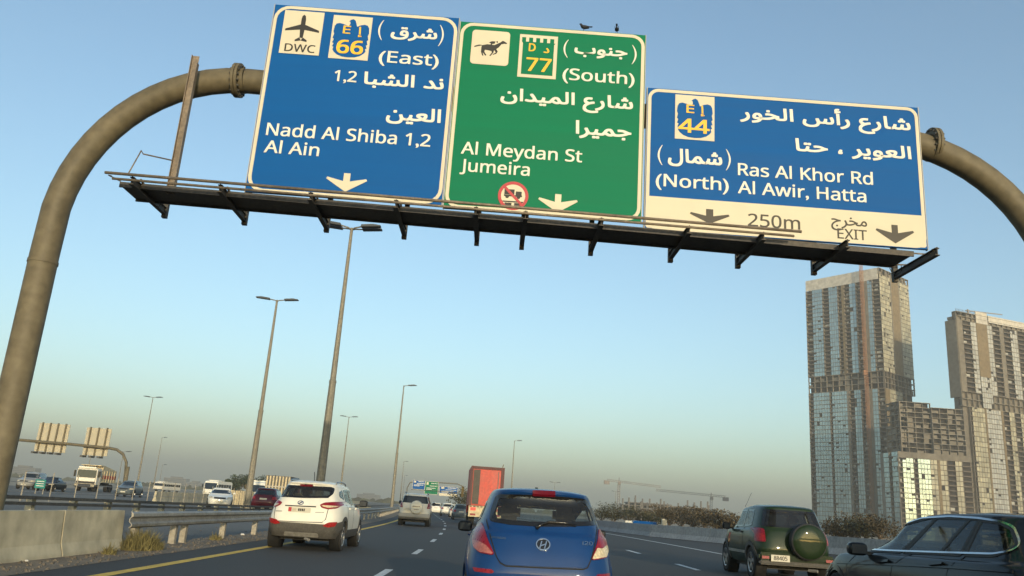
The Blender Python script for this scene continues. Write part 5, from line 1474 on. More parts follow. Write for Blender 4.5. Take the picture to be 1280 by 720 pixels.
MB().prism([(0.15, 1.25), (0.15, 3.25), (-0.9, 3.3), (-0.9, 3.4), (0.3, 3.42), (5.6, 2.85), (5.9, 1.25)], 'x', -1.24, 1.24).build('tipper_body', M['truck_cream'], dt)
for sg in (-1, 1):
    MB().box(sg*1.245-0.02, sg*1.245+0.02, 0.4, 5.5, 1.7, 2.15).build('red_side_stripe', M['truck_red'], dt)
    for yy in (0.8, 1.8, 2.8, 3.8, 4.8): MB().box(sg*1.26-0.05, sg*1.26+0.05, yy-0.06, yy+0.06, 1.3, 2.75).build('side_rib', M['truck_cream'], dt)
MB().box(-0.5, 0.5, -0.3, 5.6, 0.8, 1.2).build('chassis', M['plastic'], dt)
MB().lathe([(0.001, 0.25), (0.2, 0.22), (0.25, 0.0)], (0, -0.6, 3.0), 'z', 14).build('roof_vent', M['plastic'], dt)

# white minibus and other slow traffic across the median
def bus(name, label, x, y, rz_, W, H, L, cat='bus', paint='paint_white'):
    t = thing(name, label, cat, (x, y, 0), rz_)
    bd = MB().prism([(0, 0.4), (-0.05, 1.3), (0.25, H-0.12), (0.5, H), (L-0.3, H), (L, H-0.2), (L, 0.4)], 'x', -W/2, W/2).build('body', M[paint], t, 'auto', bevel=0.05)
    MB().prism([(-0.045, 1.4), (-0.07, 1.38), (0.15, H-0.35), (0.18, H-0.37)], 'x', -W/2+0.12, W/2-0.12).build('windscreen', M['dark_glass'], bd)
    for sg in (-1, 1):
        n = int(L/1.1)
        for k in range(n):
            y0 = 0.6+k*(L-1)/n
            MB().box(sg*W/2-0.012, sg*W/2+0.012, y0, y0+(L-1)/n-0.1, 1.35, H-0.5).build('side_window', M['dark_glass'], bd)
        MB().box(sg*(W/2-0.3)-0.16, sg*(W/2-0.3)+0.16, -0.06, 0.0, 0.75, 0.95).build('headlamp', M['lens_clear'], bd)
        MB().box(sg*(W/2+0.15)-0.09, sg*(W/2+0.15)+0.09, -0.2, -0.1, 1.6, 2.1).build('door_mirror', M['trim'], bd)
        for yy in (1.2, L-1.4): MB().lathe([(0.15, sg*(W/2-0.02)), (0.40, sg*(W/2-0.02)), (0.42, sg*(W/2-0.08)), (0.42, sg*(W/2-0.3))], (0, yy, 0.42), 'x', 16).build('wheel', M['tyre'], t, 'auto')
    MB().box(-W/2+0.3, W/2-0.3, 0.9, 2.6, H-0.01, H+0.14).build('roof_unit', M[paint], t, 'auto', bevel=0.04)
    MB().box(-W/2+0.1, W/2-0.1, -0.075, 0.1, 0.42, 0.62).build('bumper', M['plastic'], t)
bus('minibus', 'white minibus facing us in the middle of the left background', dirx(262, 614, 142), 142, R(-6), 2.3, 2.75, 6.2)
bus('ambulance_van', 'white van behind the tall lamp, next to the dark red car', dirx(320, 616, 92), 92, R(6), 2.0, 2.45, 5.2, 'van')
bus('coach', 'low pale bus far behind the fence, left of the minibus', dirx(198, 608, 215), 215, R(-8), 2.5, 2.4, 9, 'bus', 'paint_pearl')
ct = thing('container_truck', 'truck with ribbed cream container behind the white crossover roof', 'truck', (dirx(347, 606, 84), 84, 0), R(4))
bx = MB().box(-1.2, 1.2, 0, 5.5, 1.0, 3.05).build('container', M['galv_dark'], ct)  # body coloured dark so gaps between the cream ribs read as shade
for k in range(8): MB().box(-1.15+k*0.31, -1.15+k*0.31+0.14, -0.06, -0.001, 1.05, 3.0).build('rib', M['truck_cream'], bx)
MB().box(-1.22, 1.22, -0.07, -0.062, 1.95, 2.05).build('cross_bar', M['galv'], bx)
MB().box(-1.15, 1.15, 5.7, 7.3, 0.6, 2.6).build('cab', M['truck_red'], ct, 'auto', bevel=0.1)
MB().box(-0.4, 0.4, 0.1, 7.0, 0.5, 0.95).build('chassis', M['plastic'], ct)
for sg in (-1, 1):
    for yy in (1.2, 6.4): MB().lathe([(0.2, sg*1.15), (0.43, sg*1.15), (0.45, sg*1.1), (0.45, sg*0.8)], (0, yy, 0.45), 'x', 16).build('wheel', M['tyre'], ct, 'auto')
rt = thing('flatbed_truck', 'low red truck bed between the lamp and the ribbed container', 'truck', (dirx(326, 609, 96), 96, 0), R(4))
MB().box(-1.2, 1.2, 0, 5, 0.9, 2.2).build('load_bed', M['truck_red'], rt)
MB().box(-1.1, 1.1, 5.2, 6.9, 0.6, 2.4).build('cab', M['paint_white'], rt, 'auto', bevel=0.1)
for sg in (-1, 1):
    for yy in (1.0, 6.0): MB().lathe([(0.2, sg*1.1), (0.42, sg*1.1), (0.42, sg*0.8)], (0, yy, 0.42), 'x', 14).build('wheel', M['tyre'], rt, 'auto')
hd = thing('hoarding', 'pale ribbed hoarding panels beside the foot of the twin lamp', 'fence', (0, 0, 0))
for k in range(5):
    p0, p1 = dirx(288+k*6, 620, 75), dirx(293.6+k*6, 620, 75)
    b = MB()
    for j in range(4):
        x = p0+(p1-p0)*j/4; b.box(x, x+(p1-p0)/4-0.03, 75-(0.04 if j % 2 else 0), 75.06, 0, 1.35)
    b.build('panel', M['truck_cream'], hd)
# far side of the right-hand barrier
bl = thing('truck', 'blue truck roof showing above the right concrete barrier', 'truck', (dirx(806, 652, 105), 105, 0), R(60))
MB().box(-1.0, 1.0, -1.2, 1.2, 0.5, 1.06).build('cargo_bed', M['sign_blue'], bl, 'auto', bevel=0.05)
MB().box(-0.95, 0.95, 1.3, 2.3, 0.5, 1.0).build('cab', M['paint_white'], bl, 'auto', bevel=0.1)
for sg in (-1, 1):
    for yy in (-1.0, 2.2): MB().lathe([(0.1, sg*0.95), (0.34, sg*0.95), (0.34, sg*0.7)], (0, yy, 0.34), 'x', 14).build('wheel', M['tyre'], bl, 'auto')
ub = thing('utility_box', 'small cream box just above the right barrier, beside the blue truck roof', 'box', (dirx(830, 653, 110), 110, 0))
MB().box(-0.3, 0.3, -0.25, 0.25, 0, 1.45).build('cabinet', M['sign_cream'], ub, 'auto', bevel=0.02)
MB().box(-0.34, 0.34, -0.29, 0.29, 1.45, 1.52).build('lid', M['galv'], ub)
MB().box(-0.27, 0.27, -0.27, -0.251, 0.2, 1.35).build('door', M['alu'], ub)

# ------------------------------------------------------------------ towers
def facade(parent, p0, u, n, bays, z0, z1, fh, seed=0, slab=True):
    """bays: (width, kind) laid along u from p0, facing n; kinds g glass, y glass with sun warmth in its colour, b balcony, w wall, d brown wall, p panel, f bare frame"""
    random.seed(seed)
    u, n = Vector((*u, 0)), Vector((*n, 0)); p = Vector((*p0, 0))
    nf = max(1, int(round((z1-z0)/fh))); fh = (z1-z0)/nf
    def q(b, a0, a1, d0, d1, za, zb_):
        v = [p + u*a + n*d + Vector((0, 0, z)) for z in (za, zb_) for d in (d0, d1) for a in (a0, a1)]
        b.add(v, [(0, 1, 3, 2), (4, 6, 7, 5), (0, 4, 5, 1), (2, 3, 7, 6), (0, 2, 6, 4), (1, 5, 7, 3)])
    a = 0.0
    for w, k in bays:
        if k in 'gyp':
            b = MB(); m_ = max(1, int(round(w/2.2))); pw = w/m_
            for i in range(nf):
                za = z0+i*fh
                for j in range(m_):
                    r_ = random.random()
                    if r_ < 0.015: continue
                    d = 0.25 + random.uniform(-0.04, 0.04)
                    q(b, a+j*pw+0.12, a+(j+1)*pw-0.12, 0.05, d, za+0.35, za+fh*(0.62 if r_ < 0.07 else 1)-0.12)
            b.build('glazing', M[{'g': 't_glass', 'y': 't_gold', 'p': 't_panel'}[k]], parent, fix=False, kind='stuff')
            b = MB()
            for i in range(nf): q(b, a, a+w, 0.0, 0.32, z0+i*fh-0.12, z0+i*fh+0.30)
            b.build('floor_bands', M['t_balc'], parent, fix=False, kind='stuff')
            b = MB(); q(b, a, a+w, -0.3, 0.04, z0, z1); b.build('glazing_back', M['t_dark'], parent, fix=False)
        elif k == 'b':
            b = MB()
            for i in range(nf): q(b, a+0.1, a+w-0.1, -1.2, 0.9, z0+i*fh-0.18, z0+i*fh+0.16)
            b.build('balcony_slabs', M['t_balc'], parent, fix=False, kind='stuff')
            b = MB()
            for i in range(nf): q(b, a+0.15, a+w-0.15, 0.78, 0.86, z0+i*fh+0.18, z0+i*fh+0.7)
            b.build('balcony_rails', M['t_balc'], parent, fix=False, kind='stuff')
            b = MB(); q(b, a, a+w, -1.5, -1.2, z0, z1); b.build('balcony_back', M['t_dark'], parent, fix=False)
            b = MB()
            for i in range(nf):
                if random.random() < 0.2: q(b, a+w*random.uniform(0.1, 0.45), a+w*random.uniform(0.55, 0.9), -1.19, -1.05, z0+i*fh+0.2, z0+(i+0.8)*fh)
            b.build('balcony_doors', M['t_panel'], parent, fix=False, kind='stuff')
            b = MB(); q(b, a-0.25, a+0.25, -1.3, 0.4, z0, z1); b.build('fin', M['t_conc'], parent, fix=False)
        elif k == 'f':
            b = MB()
            for i in range(nf+1): q(b, a, a+w, -3, 0.5, z0+i*fh-0.25, z0+i*fh+0.1)
            b.build('bare_slabs', M['t_slab'], parent, fix=False, kind='stuff')
            m_ = max(2, int(w/5))
            b = MB()
            for j in range(m_+1): q(b, a+w*j/m_-0.2, a+w*j/m_+0.2, -0.9, 0.2, z0, z1)
            b.build('bare_columns', M['t_conc'], parent, fix=False, kind='stuff')
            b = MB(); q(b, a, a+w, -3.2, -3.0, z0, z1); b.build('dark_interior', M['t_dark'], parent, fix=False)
            b = MB()
            for i in range(nf):
                for j in range(m_):
                    if random.random() < 0.5: q(b, a+w*j/m_+0.4, a+w*(j+random.uniform(0.5, 0.9))/m_, -0.7, -0.5, z0+i*fh+0.1, z0+i*fh+fh*random.uniform(0.4, 0.9))
            b.build('block_infill', M['t_conc'], parent, fix=False, kind='stuff')
        else:
            b = MB(); q(b, a, a+w, -0.5, 0.45, z0, z1)
            b.build('wall', M[{'w': 't_conc', 'd': 't_brown', 'c': 't_white'}[k]], parent, fix=False)
        a += w
def core(parent, corner, e1, l1, e2, l2, z0, z1, mt='t_dark', inset_=1.6, name='core'):
    c = Vector(corner); e1, e2 = Vector(e1), Vector(e2)
    pts_ = [c+e1*inset_+e2*inset_, c+e1*(l1-inset_)+e2*inset_, c+e1*(l1-inset_)+e2*(l2-inset_), c+e1*inset_+e2*(l2-inset_)]
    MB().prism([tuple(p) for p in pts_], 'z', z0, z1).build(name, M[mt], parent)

# tall tower, its near corner at the line between shaded and sunlit faces
ux, uy = (0.8, 0.6), (-0.6, 0.8)
c0 = Vector((at(1107, 500, 600).x, 600)); LA, LB = 63.0, 46.0
T = thing('tower_block', 'tallest unfinished glass tower with orange hoist and transfer floor gap', 'building', (0, 0, 0))
zt = CAM_H+0.3349*600; zm = CAM_H+at(1107, 475, 600).z-CAM_H; zg0, zg1 = zm-6, zm+7
def scale_bays(bays, total):
    s_ = sum(b[0] for b in bays); return [(b[0]*total/s_, b[1]) for b in bays]
# left (shaded) face runs from the far left corner to the near corner
pl0 = c0+Vector(uy)*LA
left_up = scale_bays([(3.5, 'b'), (6, 'g'), (3.5, 'b'), (5, 'g'), (2.2, 'b'), (1.3, 'd'), (3, 'b'), (3.5, 'g'), (3.5, 'b'), (2.6, 'w'), (2.6, 'g'), (3.8, 'b')], LA)
left_lo = scale_bays([(2.5, 'b'), (9, 'g'), (1.2, 'b'), (8, 'g'), (1.2, 'w'), (2.6, 'b'), (3.5, 'g'), (3, 'b'), (2.6, 'w'), (3, 'g'), (3.4, 'b')], LA)
u_l = (-uy[0], -uy[1]); n_l = (-0.8, -0.6)
facade(T, pl0, u_l, n_l, left_up, zg1, zt-9, 3.3, 1)
facade(T, pl0, u_l, n_l, left_lo, 0, zg0, 3.3, 2)
n_r = (0.6, -0.8)
facade(T, c0, ux, n_r, scale_bays([(16, 'y'), (1.4, 'w'), (11, 'd'), (1.4, 'w'), (16, 'y')], LB), zg1, zt-5, 3.3, 3)
facade(T, c0, ux, n_r, scale_bays([(7, 'd'), (22, 'y'), (4, 'b'), (3, 'd')], LB*0.7), 0, zg0, 3.3, 4)
facade(T, pl0, u_l, n_l, [(LA, 'f')], zg0, zg1, 4.4, 5); facade(T, c0, ux, n_r, [(LB, 'f')], zg0, zg1, 4.4, 6)
core(T, c0, uy, LA, ux, LB, 0, zt-8)
facade(T, pl0, u_l, n_l, [(LA*0.985, 'c')], zt-9, zt, 4, 7); facade(T, c0, ux, n_r, [(LB, 'f')], zt-5, zt, 5, 8)
core(T, c0, uy, LA, ux, LB, zt-8, zt-4, 't_conc', 1.0, 'roof_slab')
hoist = MB()
hp = c0+Vector(uy)*LA*0.20+Vector(n_l)*2.2
for dx in (-0.9, 0.9):
    for dn in (0, 1.6):
        pp = hp+Vector(u_l)*dx+Vector(n_l)*dn; hoist.box(pp.x-0.16, pp.x+0.16, pp.y-0.16, pp.y+0.16, 0, zt+6)
k = 0.0
while k < zt+3:
    a, b_ = hp+Vector(u_l)*-0.9+Vector(n_l)*1.6, hp+Vector(u_l)*0.9+Vector(n_l)*1.6
    hoist.bar((a.x, a.y, k), (b_.x, b_.y, k+2.4), 0.2, 0.2); hoist.bar((b_.x, b_.y, k+2.4), (a.x, a.y, k+4.8), 0.2, 0.2)
    hoist.bar((a.x, a.y, k), (b_.x, b_.y, k), 0.25, 0.25); k += 4.8
hoist.build('hoist_mast', M['hoist'], T, fix=False)
cg = hp+Vector(n_l)*2.8
MB().box(cg.x-1.1, cg.x+1.1, cg.y-1.1, cg.y+1.1, 118, 121.5).build('hoist_cage', M['hoist'], T)
random.seed(3)
for k in range(22):
    p = c0+Vector(uy)*random.uniform(2, LA-2)+Vector(ux)*random.uniform(1, LB-1)
    MB().box(p.x-0.12, p.x+0.12, p.y-0.12, p.y+0.12, zt-4, zt-1+random.uniform(0, 3)).build('rebar_column', M['scaffold'], T)

# right-hand tower
cB = Vector((at(1203, 500, 550).x, 550)); ubx, uby = (0.94, 0.34), (-0.34, 0.94)
TB = thing('tower_block', 'unfinished tower cut by the right edge, with brown core wall', 'building', (0, 0, 0))
zb1 = CAM_H+0.284*550; zbm = at(1210, 497, 552).z
n_bl, n_br = (-0.94, -0.34), (0.34, -0.94)
facade(TB, cB+Vector(uby)*9, (0.34, -0.94), n_bl, [(9, 'w')], zbm, zb1-6, 3.4, 11)
fr = [(5, 'w'), (8, 'b'), (5.5, 'p'), (10.5, 'd'), (5, 'p'), (7, 'b'), (4, 'w'), (7, 'b'), (7, 'p'), (8, 'b'), (8, 'd')]
facade(TB, cB, ubx, n_br, fr, zbm+4, zb1-6, 3.4, 12)
facade(TB, cB, ubx, n_br, [(75, 'f')], zbm-6, zbm+4, 5, 13)
facade(TB, cB, ubx, n_br, [(75, 'f')], zb1-6, zb1, 3, 14)
facade(TB, cB+Vector(ubx)*6, ubx, n_br, [(2, 'b'), (12, 'y'), (1.5, 'd'), (14, 'p'), (2, 'd'), (6, 'b'), (5, 'y'), (6, 'b'), (9, 'y'), (12, 'b')], 0, zbm-6, 3.4, 15)
# white cladding laid over the core wall, lower half
pc = cB+Vector(ubx)*18.4
facade(TB, pc+Vector(n_br)*0.6, ubx, n_br, [(10, 'p')], zbm-6, zbm+16, 3.4, 16)
core(TB, cB, uby, 9.5, ubx, 75, 0, zb1-5, 't_conc')
core(TB, cB, uby, 9.5, ubx, 75, zb1-5, zb1-3, 't_slab', 1.2, 'roof_slab')
facade(TB, cB+Vector(ubx)*19, ubx, n_br, [(11, 'c')], zb1-6, zb1+2.5, 4, 17)
facade(TB, cB+Vector(ubx)*31, ubx, n_br, [(44, 'c')], zb1-4, zb1+1, 4, 18)
pj = cB+Vector(ubx)*17+Vector(uby)*4
MB().box(pj.x-0.4, pj.x+0.4, pj.y-0.4, pj.y+0.4, zb1-3, zb1+4.5).build('roof_crane_mast', M['crane'], TB)
MB().bar((pj.x-1.5, pj.y, zb1+3.6), (pj.x+30, pj.y+8, zb1+4.6), 0.5, 0.6).build('roof_crane_jib', M['crane'], TB)
for k in range(14):
    p = cB+Vector(ubx)*(1+k*1.3)+Vector(uby)*0.5
    MB().box(p.x-0.1, p.x+0.1, p.y-0.1, p.y+0.1, zb1, zb1+2.2).build('guard_post', M['scaffold'], TB)

# lower block between the towers
TM = thing('podium_block', 'lower unfinished block between the two towers with bare concrete frame', 'building', (0, 0, 0))
xl, xr = at(1124, 600, 540).x, at(1216, 600, 540).x
zlow, ztop = at(1165, 567, 540).z, at(1165, 505, 545).z
facade(TM, (xl, 540), (1, 0), (0, -1), scale_bays([(3, 'b'), (8, 'g'), (3, 'b'), (9, 'g'), (5, 'y'), (2, 'd'), (5, 'y'), (6, 'b'), (5, 'y'), (7, 'b')], xr-xl), 0, zlow-4, 3.3, 21)
facade(TM, (xl, 540), (1, 0), (0, -1), [(xr-xl, 'w')], zlow-4, zlow, 3.3, 22)
facade(TM, (xl, 564), (0, -1), (-1, 0), [(4, 'w'), (8, 'g'), (4, 'b'), (8, 'g')], 0, zlow, 3.3, 23)
core(TM, (xl, 540), (1, 0), xr-xl, (0, 1), 24, 0, zlow-0.5, 't_conc')
xm = at(1166, 560, 543).x; xe = at(1206, 560, 543).x
facade(TM, (xl+4, 543), (1, 0), (0, -1), [(xm-xl-4, 'f')], zlow, ztop, 3.3, 24)
facade(TM, (xm, 541.5), (1, 0), (0, -1), [(xe-xm, 'f')], zlow, ztop-3, 3.3, 25)
facade(TM, (xl+4, 562), (0, -1), (-1, 0), [(19, 'f')], zlow, ztop, 4.2, 26)
core(TM, (xl+4, 543), (1, 0), xe-xl-4, (0, 1), 20, zlow, ztop-3.5, 't_dark', 3.3, 'inner_core')

# ------------------------------------------------------------------ cranes and building site
def lattice(b, p, q, w, n):
    p, q = Vector(p), Vector(q); d = (q-p).normalized()
    s1 = d.cross(Vector((0.3, 1, 0.1))).normalized()*w/2; s2 = d.cross(s1).normalized()*w/2
    cs = [s1+s2, s1-s2, -s1-s2, -s1+s2]
    for c in cs: b.bar(p+c, q+c, w*0.16, w*0.16)
    for i in range(n):
        for j in range(4):
            a = p.lerp(q, i/n)+cs[j]; e = p.lerp(q, (i+1)/n)+cs[(j+1) % 4]; b.bar(a, e, w*0.10, w*0.10)
def crane(px, top, px0, py0, px1, py1, y, label):
    x = dirx(px, 630, y); z = at(px, top, y).z
    t = thing('tower_crane', label, 'crane', (x, y, 0), 0, 'tower cranes on the horizon')
    b = MB(); lattice(b, (0, 0, 0), (0, 0, z), 2.2, 16); b.build('mast', M['crane'], t, fix=False)
    a, c = at(px0, py0, y), at(px1, py1, y)
    b = MB(); lattice(b, (a.x-x, 0, a.z), (c.x-x, 0, c.z), 1.8, 26); b.build('jib', M['crane'], t, fix=False)
    cw = a if abs(a.x-x) < abs(c.x-x) else c
    MB().box(cw.x-x-3, cw.x-x+3, -1.2, 1.2, cw.z-4.5, cw.z-0.5).build('counterweight', M['crane'], t)
    MB().box(-1.6, 1.6, -2.6, -1.0, z-4, z-1).build('cab', M['crane'], t)
    MB().tube([(0, 0, z), (0, 0, z+3.5)], 0.4, 6).build('apex', M['crane'], t)
crane(773, 601, 758.5, 600, 826, 608.5, 900, 'tower crane whose jib points right, left of the building site')
crane(889, 620, 820, 612.5, 907, 621, 900, 'tower crane whose jib points left, above the dry trees')
site = thing('building_site', 'distant low unfinished concrete frame bristling with columns behind dry trees', 'building', (0, 0, 0))
random.seed(5)
y = 760
def zz(px, py): return at(px, py, y).z
for k, (l, r_, t_) in enumerate(((777, 800, 631), (784, 838, 629), (800, 884, 633), (838, 886, 634), (776, 888, 641))):
    xa, xb = dirx(l, 640, y), dirx(r_, 640, y); ztp = zz((l+r_)/2, t_)
    for j in range(3):
        z = ztp*(1-j*0.28)
        MB().box(xa, xb, y-6+k*1.5, y+20, z-0.8, z).build('slab', M['scaffold'], site)
    n = max(3, int((xb-xa)/6))
    for j in range(n+1):
        x = xa+(xb-xa)*j/n
        MB().box(x-0.7, x+0.7, y-5+k*1.5, y-3.6+k*1.5, 0, ztp-0.8).build('column', M['scaffold'], site)
        if random.random() < 0.8:
            hgt = random.uniform(1.0, 6.5); MB().box(x-0.6, x+0.6, y-5+k*1.5, y-4+k*1.5, ztp+0.01, ztp+hgt).build('column_stub', M['scaffold'], site)
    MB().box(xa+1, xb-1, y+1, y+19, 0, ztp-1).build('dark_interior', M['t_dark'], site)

# ------------------------------------------------------------------ vegetation
def tree(name, label, x, y, h, rx, mt, seed, group, nl=900, leaf=0.28, trunk=True, z=0.0, flat_=0.62):
    random.seed(seed)
    t = thing(name, label, 'tree' if trunk else 'bush', (x, y, z), random.uniform(0, 6), group)
    b = MB(); r0 = 0.05+h*0.022
    tips = []
    nb = 7
    b.tube([(0, 0, 0), (random.uniform(-0.1, 0.1), 0, h*0.25), (random.uniform(-0.2, 0.2), random.uniform(-0.2, 0.2), h*0.5)], [r0, r0*0.8, r0*0.5], 6)
    for k in range(nb):
        a = 2*math.pi*k/nb+random.uniform(-0.4, 0.4); rr = rx*random.uniform(0.45, 0.85); zt_ = h*random.uniform(0.5, 0.95)
        b.tube([(0, 0, h*random.uniform(0.1, 0.35)), (rr*0.45*math.cos(a), rr*0.45*math.sin(a), zt_*0.7), (rr*math.cos(a), rr*math.sin(a), zt_)], [r0*0.5, r0*0.32, r0*0.1], 5)
        tips.append((rr*math.cos(a), rr*math.sin(a), zt_)); tips.append((rr*0.5*math.cos(a), rr*0.5*math.sin(a), zt_*0.8))
    tips.append((0, 0, h*0.85))
    b.build('trunk', M['bark'], t, 'auto', fix=False)
    v, f = [], []
    for k in range(nl):
        c = random.choice(tips); sp = rx*0.33
        while True:
            d = Vector((random.uniform(-1, 1), random.uniform(-1, 1), random.uniform(-1, 1)))
            if d.length < 1: break
        p = Vector(c)+Vector((d.x*sp, d.y*sp, d.z*sp*flat_))
        if p.z < h*0.12: p.z = h*random.uniform(0.12, 0.3)
        s = leaf*random.uniform(0.6, 1.3)
        u = Vector((random.gauss(0, 1), random.gauss(0, 1), random.gauss(0, 1))).normalized(); w = u.orthogonal().normalized()
        n = len(v); v += [p-u*s*0.5, p+w*s*0.28, p+u*s*0.5, p-w*s*0.28]; f.append((n, n+1, n+2, n+3))
    me = bpy.data.meshes.new('crown'); me.from_pydata(v, [], f); me.update()
    link_mesh('crown', me, M[mt], t)
random.seed(11)
kinds = ['leaf_dry', 'leaf_olive', 'leaf_dry', 'leaf_green']
words = {'leaf_dry': 'brown', 'leaf_olive': 'olive', 'leaf_green': 'dull green'}
TRX = [(752, 128, 3.4, 'leaf_olive'), (768, 120, 3.0, 'leaf_olive'), (786, 118, 3.1, 'leaf_olive'), (803, 126, 2.7, 'leaf_dry'), (820, 120, 2.5, 'leaf_olive'), (836, 112, 2.9, 'leaf_dry'),
       (851, 104, 3.0, 'leaf_dry'), (866, 98, 3.1, 'leaf_dry'), (880, 92, 2.8, 'leaf_dry'), (897, 86, 2.7, 'leaf_dry'), (914, 84, 2.5, 'leaf_dry'), (1048, 84, 2.6, 'leaf_dry'), (1064, 80, 2.9, 'leaf_dry'), (1080, 78, 3.0, 'leaf_olive'), (1098, 76, 2.8, 'leaf_dry')]
where = ['leftmost, at the blue car roof corner', 'second right of the blue car', 'below the left crane mast', 'below the first crane jib', 'above the cream utility box', 'midway along the right barrier',
         'left of the second crane mast', 'just left of the second crane mast', 'below the second crane mast', 'right of the second crane mast', 'behind the green off-roader roof', 'just right of the green off-roader', 'left below the tall tower', 'right below the tall tower', 'touching the black estate car roof']
for k, ((px, y, h, mt_), w_) in enumerate(zip(TRX, where)):
    tree('dry_tree', 'dry %s bushy tree %s' % (words[mt_], w_), dirx(px, 645, y), y, h, h*0.95, mt_, 100+k, 'dry trees behind the right barrier', 1100, 0.24)
for k, (px, y, h, w_) in enumerate(((288, 240, 4.6, 'leftmost, small, left of the twin lamp'), (300, 235, 6.2, 'right behind the twin lamp pole'), (313, 240, 5.4, 'just right of the twin lamp pole'), (330, 245, 6.8, 'behind the ribbed container'), (345, 250, 6.0, 'above the white crossover'))):
    tree('shade_tree', 'dark green tree %s' % w_, dirx(px, 610, y), y, h, h*0.62, 'leaf_green', 200+k, 'dark trees beyond the opposite road', 1100, 0.55)
for k, (px, y, h) in enumerate(((583, 150, 4.0), (592, 140, 4.4), (600, 146, 4.1))):
    tree('roadside_tree', 'olive tree at the bend left of the red truck, %s' % ('leftmost', 'middle', 'closest to the truck')[k], dirx(px, 630, y), y, h, h*0.9, 'leaf_olive', 300+k, 'trees at the road bend', 1000, 0.3)
# far belt of trees along the horizon
b = MB(); random.seed(21)
for k in range(2600):
    y = random.uniform(900, 2600); x = random.uniform(-1.1, 0.75)*y
    hh = random.uniform(1.5, 6.5); w = random.uniform(2, 9)
    b.add([(x-w, y, -0.1), (x+w, y, -0.1), (x+w*0.7, y+2, hh*0.8), (x, y+2, hh), (x-w*0.8, y+2, hh*0.6), (x, y+w, hh*0.7), (x, y+2*w, -0.1)], [(0, 1, 2, 3, 4), (2, 5, 3), (3, 5, 4), (1, 6, 5, 2), (0, 4, 5, 6)])
o = b.build('distant_tree_belt', M['leaf_olive'], None, fix=False)
o['kind'] = 'stuff'; o['label'] = 'hazy low belt of distant trees along the horizon'; o['category'] = 'trees'
random.seed(31)
for k, (px, w, h, y) in enumerate(((215, 60, 26, 2300), (240, 40, 18, 2300), (383, 50, 22, 2500), (460, 70, 20, 2600), (20, 60, 24, 2000), (655, 60, 16, 2600))):
    x = dirx(px, 620, y); t = thing('distant_building', 'faint hazy block on the horizon, %s' % ('left of the minibus', 'above the minibus roof', 'above the white crossover', 'between two lamp posts', 'beside the big column', 'above the blue car')[k], 'building', (x, y, 0), 0, 'hazy blocks on the horizon')
    MB().box(-w/2, w/2, 0, 30, 0, h).build('wall', M['t_slab'], t)
    for j in range(int(h/4)): MB().box(-w/2+2, w/2-2, -0.3, -0.02, 2+j*4, 3.8+j*4).build('window_band', M['t_dark'], t)
    MB().box(-w/4, w/4, 6, 18, h, h+4).build('roof_house', M['t_conc'], t)

# dry grass, stones and litter by the barrier
def grass(x, y, n, h, r_, label, seed):
    random.seed(seed); v, f = [], []
    for k in range(n):
        a = random.uniform(0, 6.28); d = r_*math.sqrt(random.random()); px, py = d*math.cos(a), d*math.sin(a)*1.6
        lean = Vector((random.gauss(0, 0.35), random.gauss(0, 0.35), 1)).normalized(); l = h*random.uniform(0.3, 1.15)*(1-0.75*(d/r_)**2)
        s = Vector((random.uniform(-1, 1), random.uniform(-1, 1), 0)).normalized()*0.006
        p = Vector((px, py, 0)); q = p+lean*l*0.6; e = p+lean*l+Vector((lean.x, lean.y, 0))*l*0.4
        i = len(v); v += [p-s, p+s, q+s*0.8, q-s*0.8, e]; f += [(i, i+1, i+2, i+3), (i+3, i+2, i+4)]
    t = thing('grass_clump', label, 'plant', (x, y, 0), 0, 'dry grass at the left barrier')
    me = bpy.data.meshes.new('blades'); me.from_pydata(v, [], f); me.update()
    o = link_mesh('blades', me, M['grass_dry'], t); o['kind'] = 'stuff'
    MB().lathe([(r_*0.9, 0.006), (r_*0.6, 0.03), (0.01, 0.05)], (0, 0, 0), 'z', 12).build('root_mound', M['dirt'], t)
grass(-6.95, 17.45, 1500, 0.50, 0.42, 'tall yellow grass clump at the end of the concrete barrier', 1)
grass(-7.15, 18.3, 500, 0.34, 0.3, 'yellow grass clump under the guardrail start', 2)
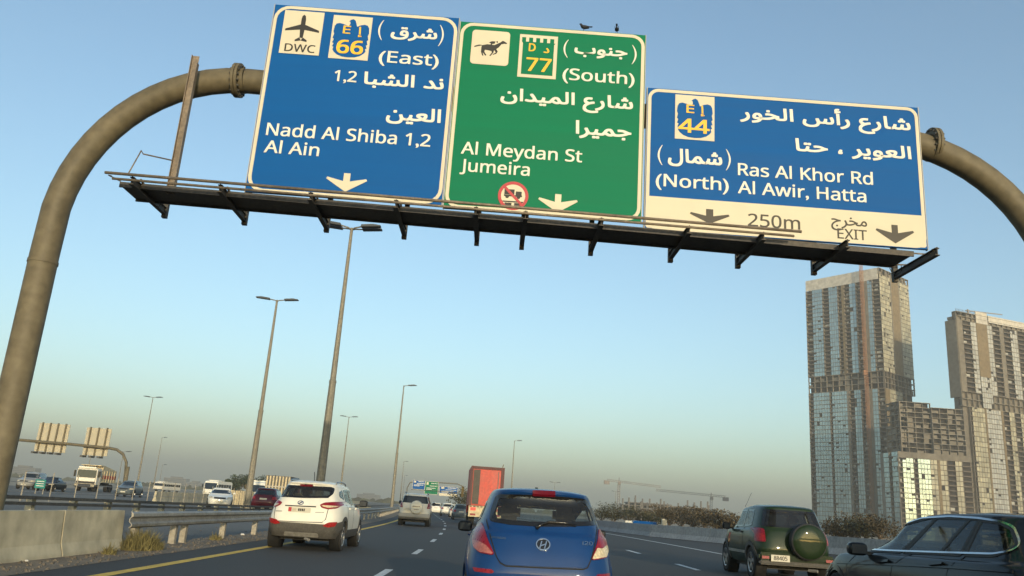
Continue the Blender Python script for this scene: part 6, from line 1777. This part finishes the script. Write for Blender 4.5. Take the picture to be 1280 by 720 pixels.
grass(-6.78, 15.75, 220, 0.26, 0.12, 'small thin grass tuft against the barrier face', 3)
grass(-7.0, 22.4, 200, 0.25, 0.16, 'small tuft at the third guardrail post', 4)
random.seed(9); b = MB()
for k in range(1500):
    y = random.uniform(9, 40)*random.uniform(0.6, 1.0); x = random.uniform(-7.5, -6.15)+off(y) if random.random() < 0.85 else random.uniform(-12.5, -6.0)
    s = random.uniform(0.008, 0.035); z = 0.006+s*0.4
    b.add([(x-s, y-s*0.7, 0.004), (x+s, y-s, 0.004), (x+s*0.8, y+s, 0.004), (x-s*0.7, y+s*0.8, 0.004), (x+random.uniform(-s, s)*0.4, y, z+s*0.5)], [(0, 1, 4), (1, 2, 4), (2, 3, 4), (3, 0, 4)])
o = b.build('gravel', M['stone'], None, fix=False); o['kind'] = 'stuff'; o['label'] = 'loose stones and grit along the foot of the barrier and guardrail'; o['category'] = 'gravel'
for k, (px, py, s) in enumerate(((303, 669, 0.06), (33, 702, 0.03))):
    p = ground(px, py); t = thing('litter_scrap', ('pale crumpled scrap lying behind the guardrail posts', 'tiny pale scrap at the foot of the concrete barrier')[k], 'litter', (p.x, p.y, 0.005))
    random.seed(k); bm = bmesh.new(); bmesh.ops.create_icosphere(bm, subdivisions=2, radius=s)
    for v in bm.verts: v.co *= random.uniform(0.6, 1.2); v.co.z = abs(v.co.z)*0.8
    me = bpy.data.meshes.new('crumple'); bm.to_mesh(me); bm.free(); link_mesh('crumple', me, M['litter'], t)

# ------------------------------------------------------------------ haze
hm, N, Lk, out = new_mat('haze')
pv = N.new('ShaderNodeVolumePrincipled')
pv.inputs['Color'].default_value = (0.92, 0.89, 0.79, 1)
pv.inputs['Density'].default_value = 0.00038
pv.inputs['Anisotropy'].default_value = 0.1
Lk.new(pv.outputs[0], out.inputs['Volume'])
hz_ = MB().box(-6100, 6100, -700, 9100, -1.5, 260).build('haze', hm)
hz_['kind'] = 'stuff'; hz_['label'] = 'thin dusty evening haze filling the air over the highway'; hz_['category'] = 'haze'
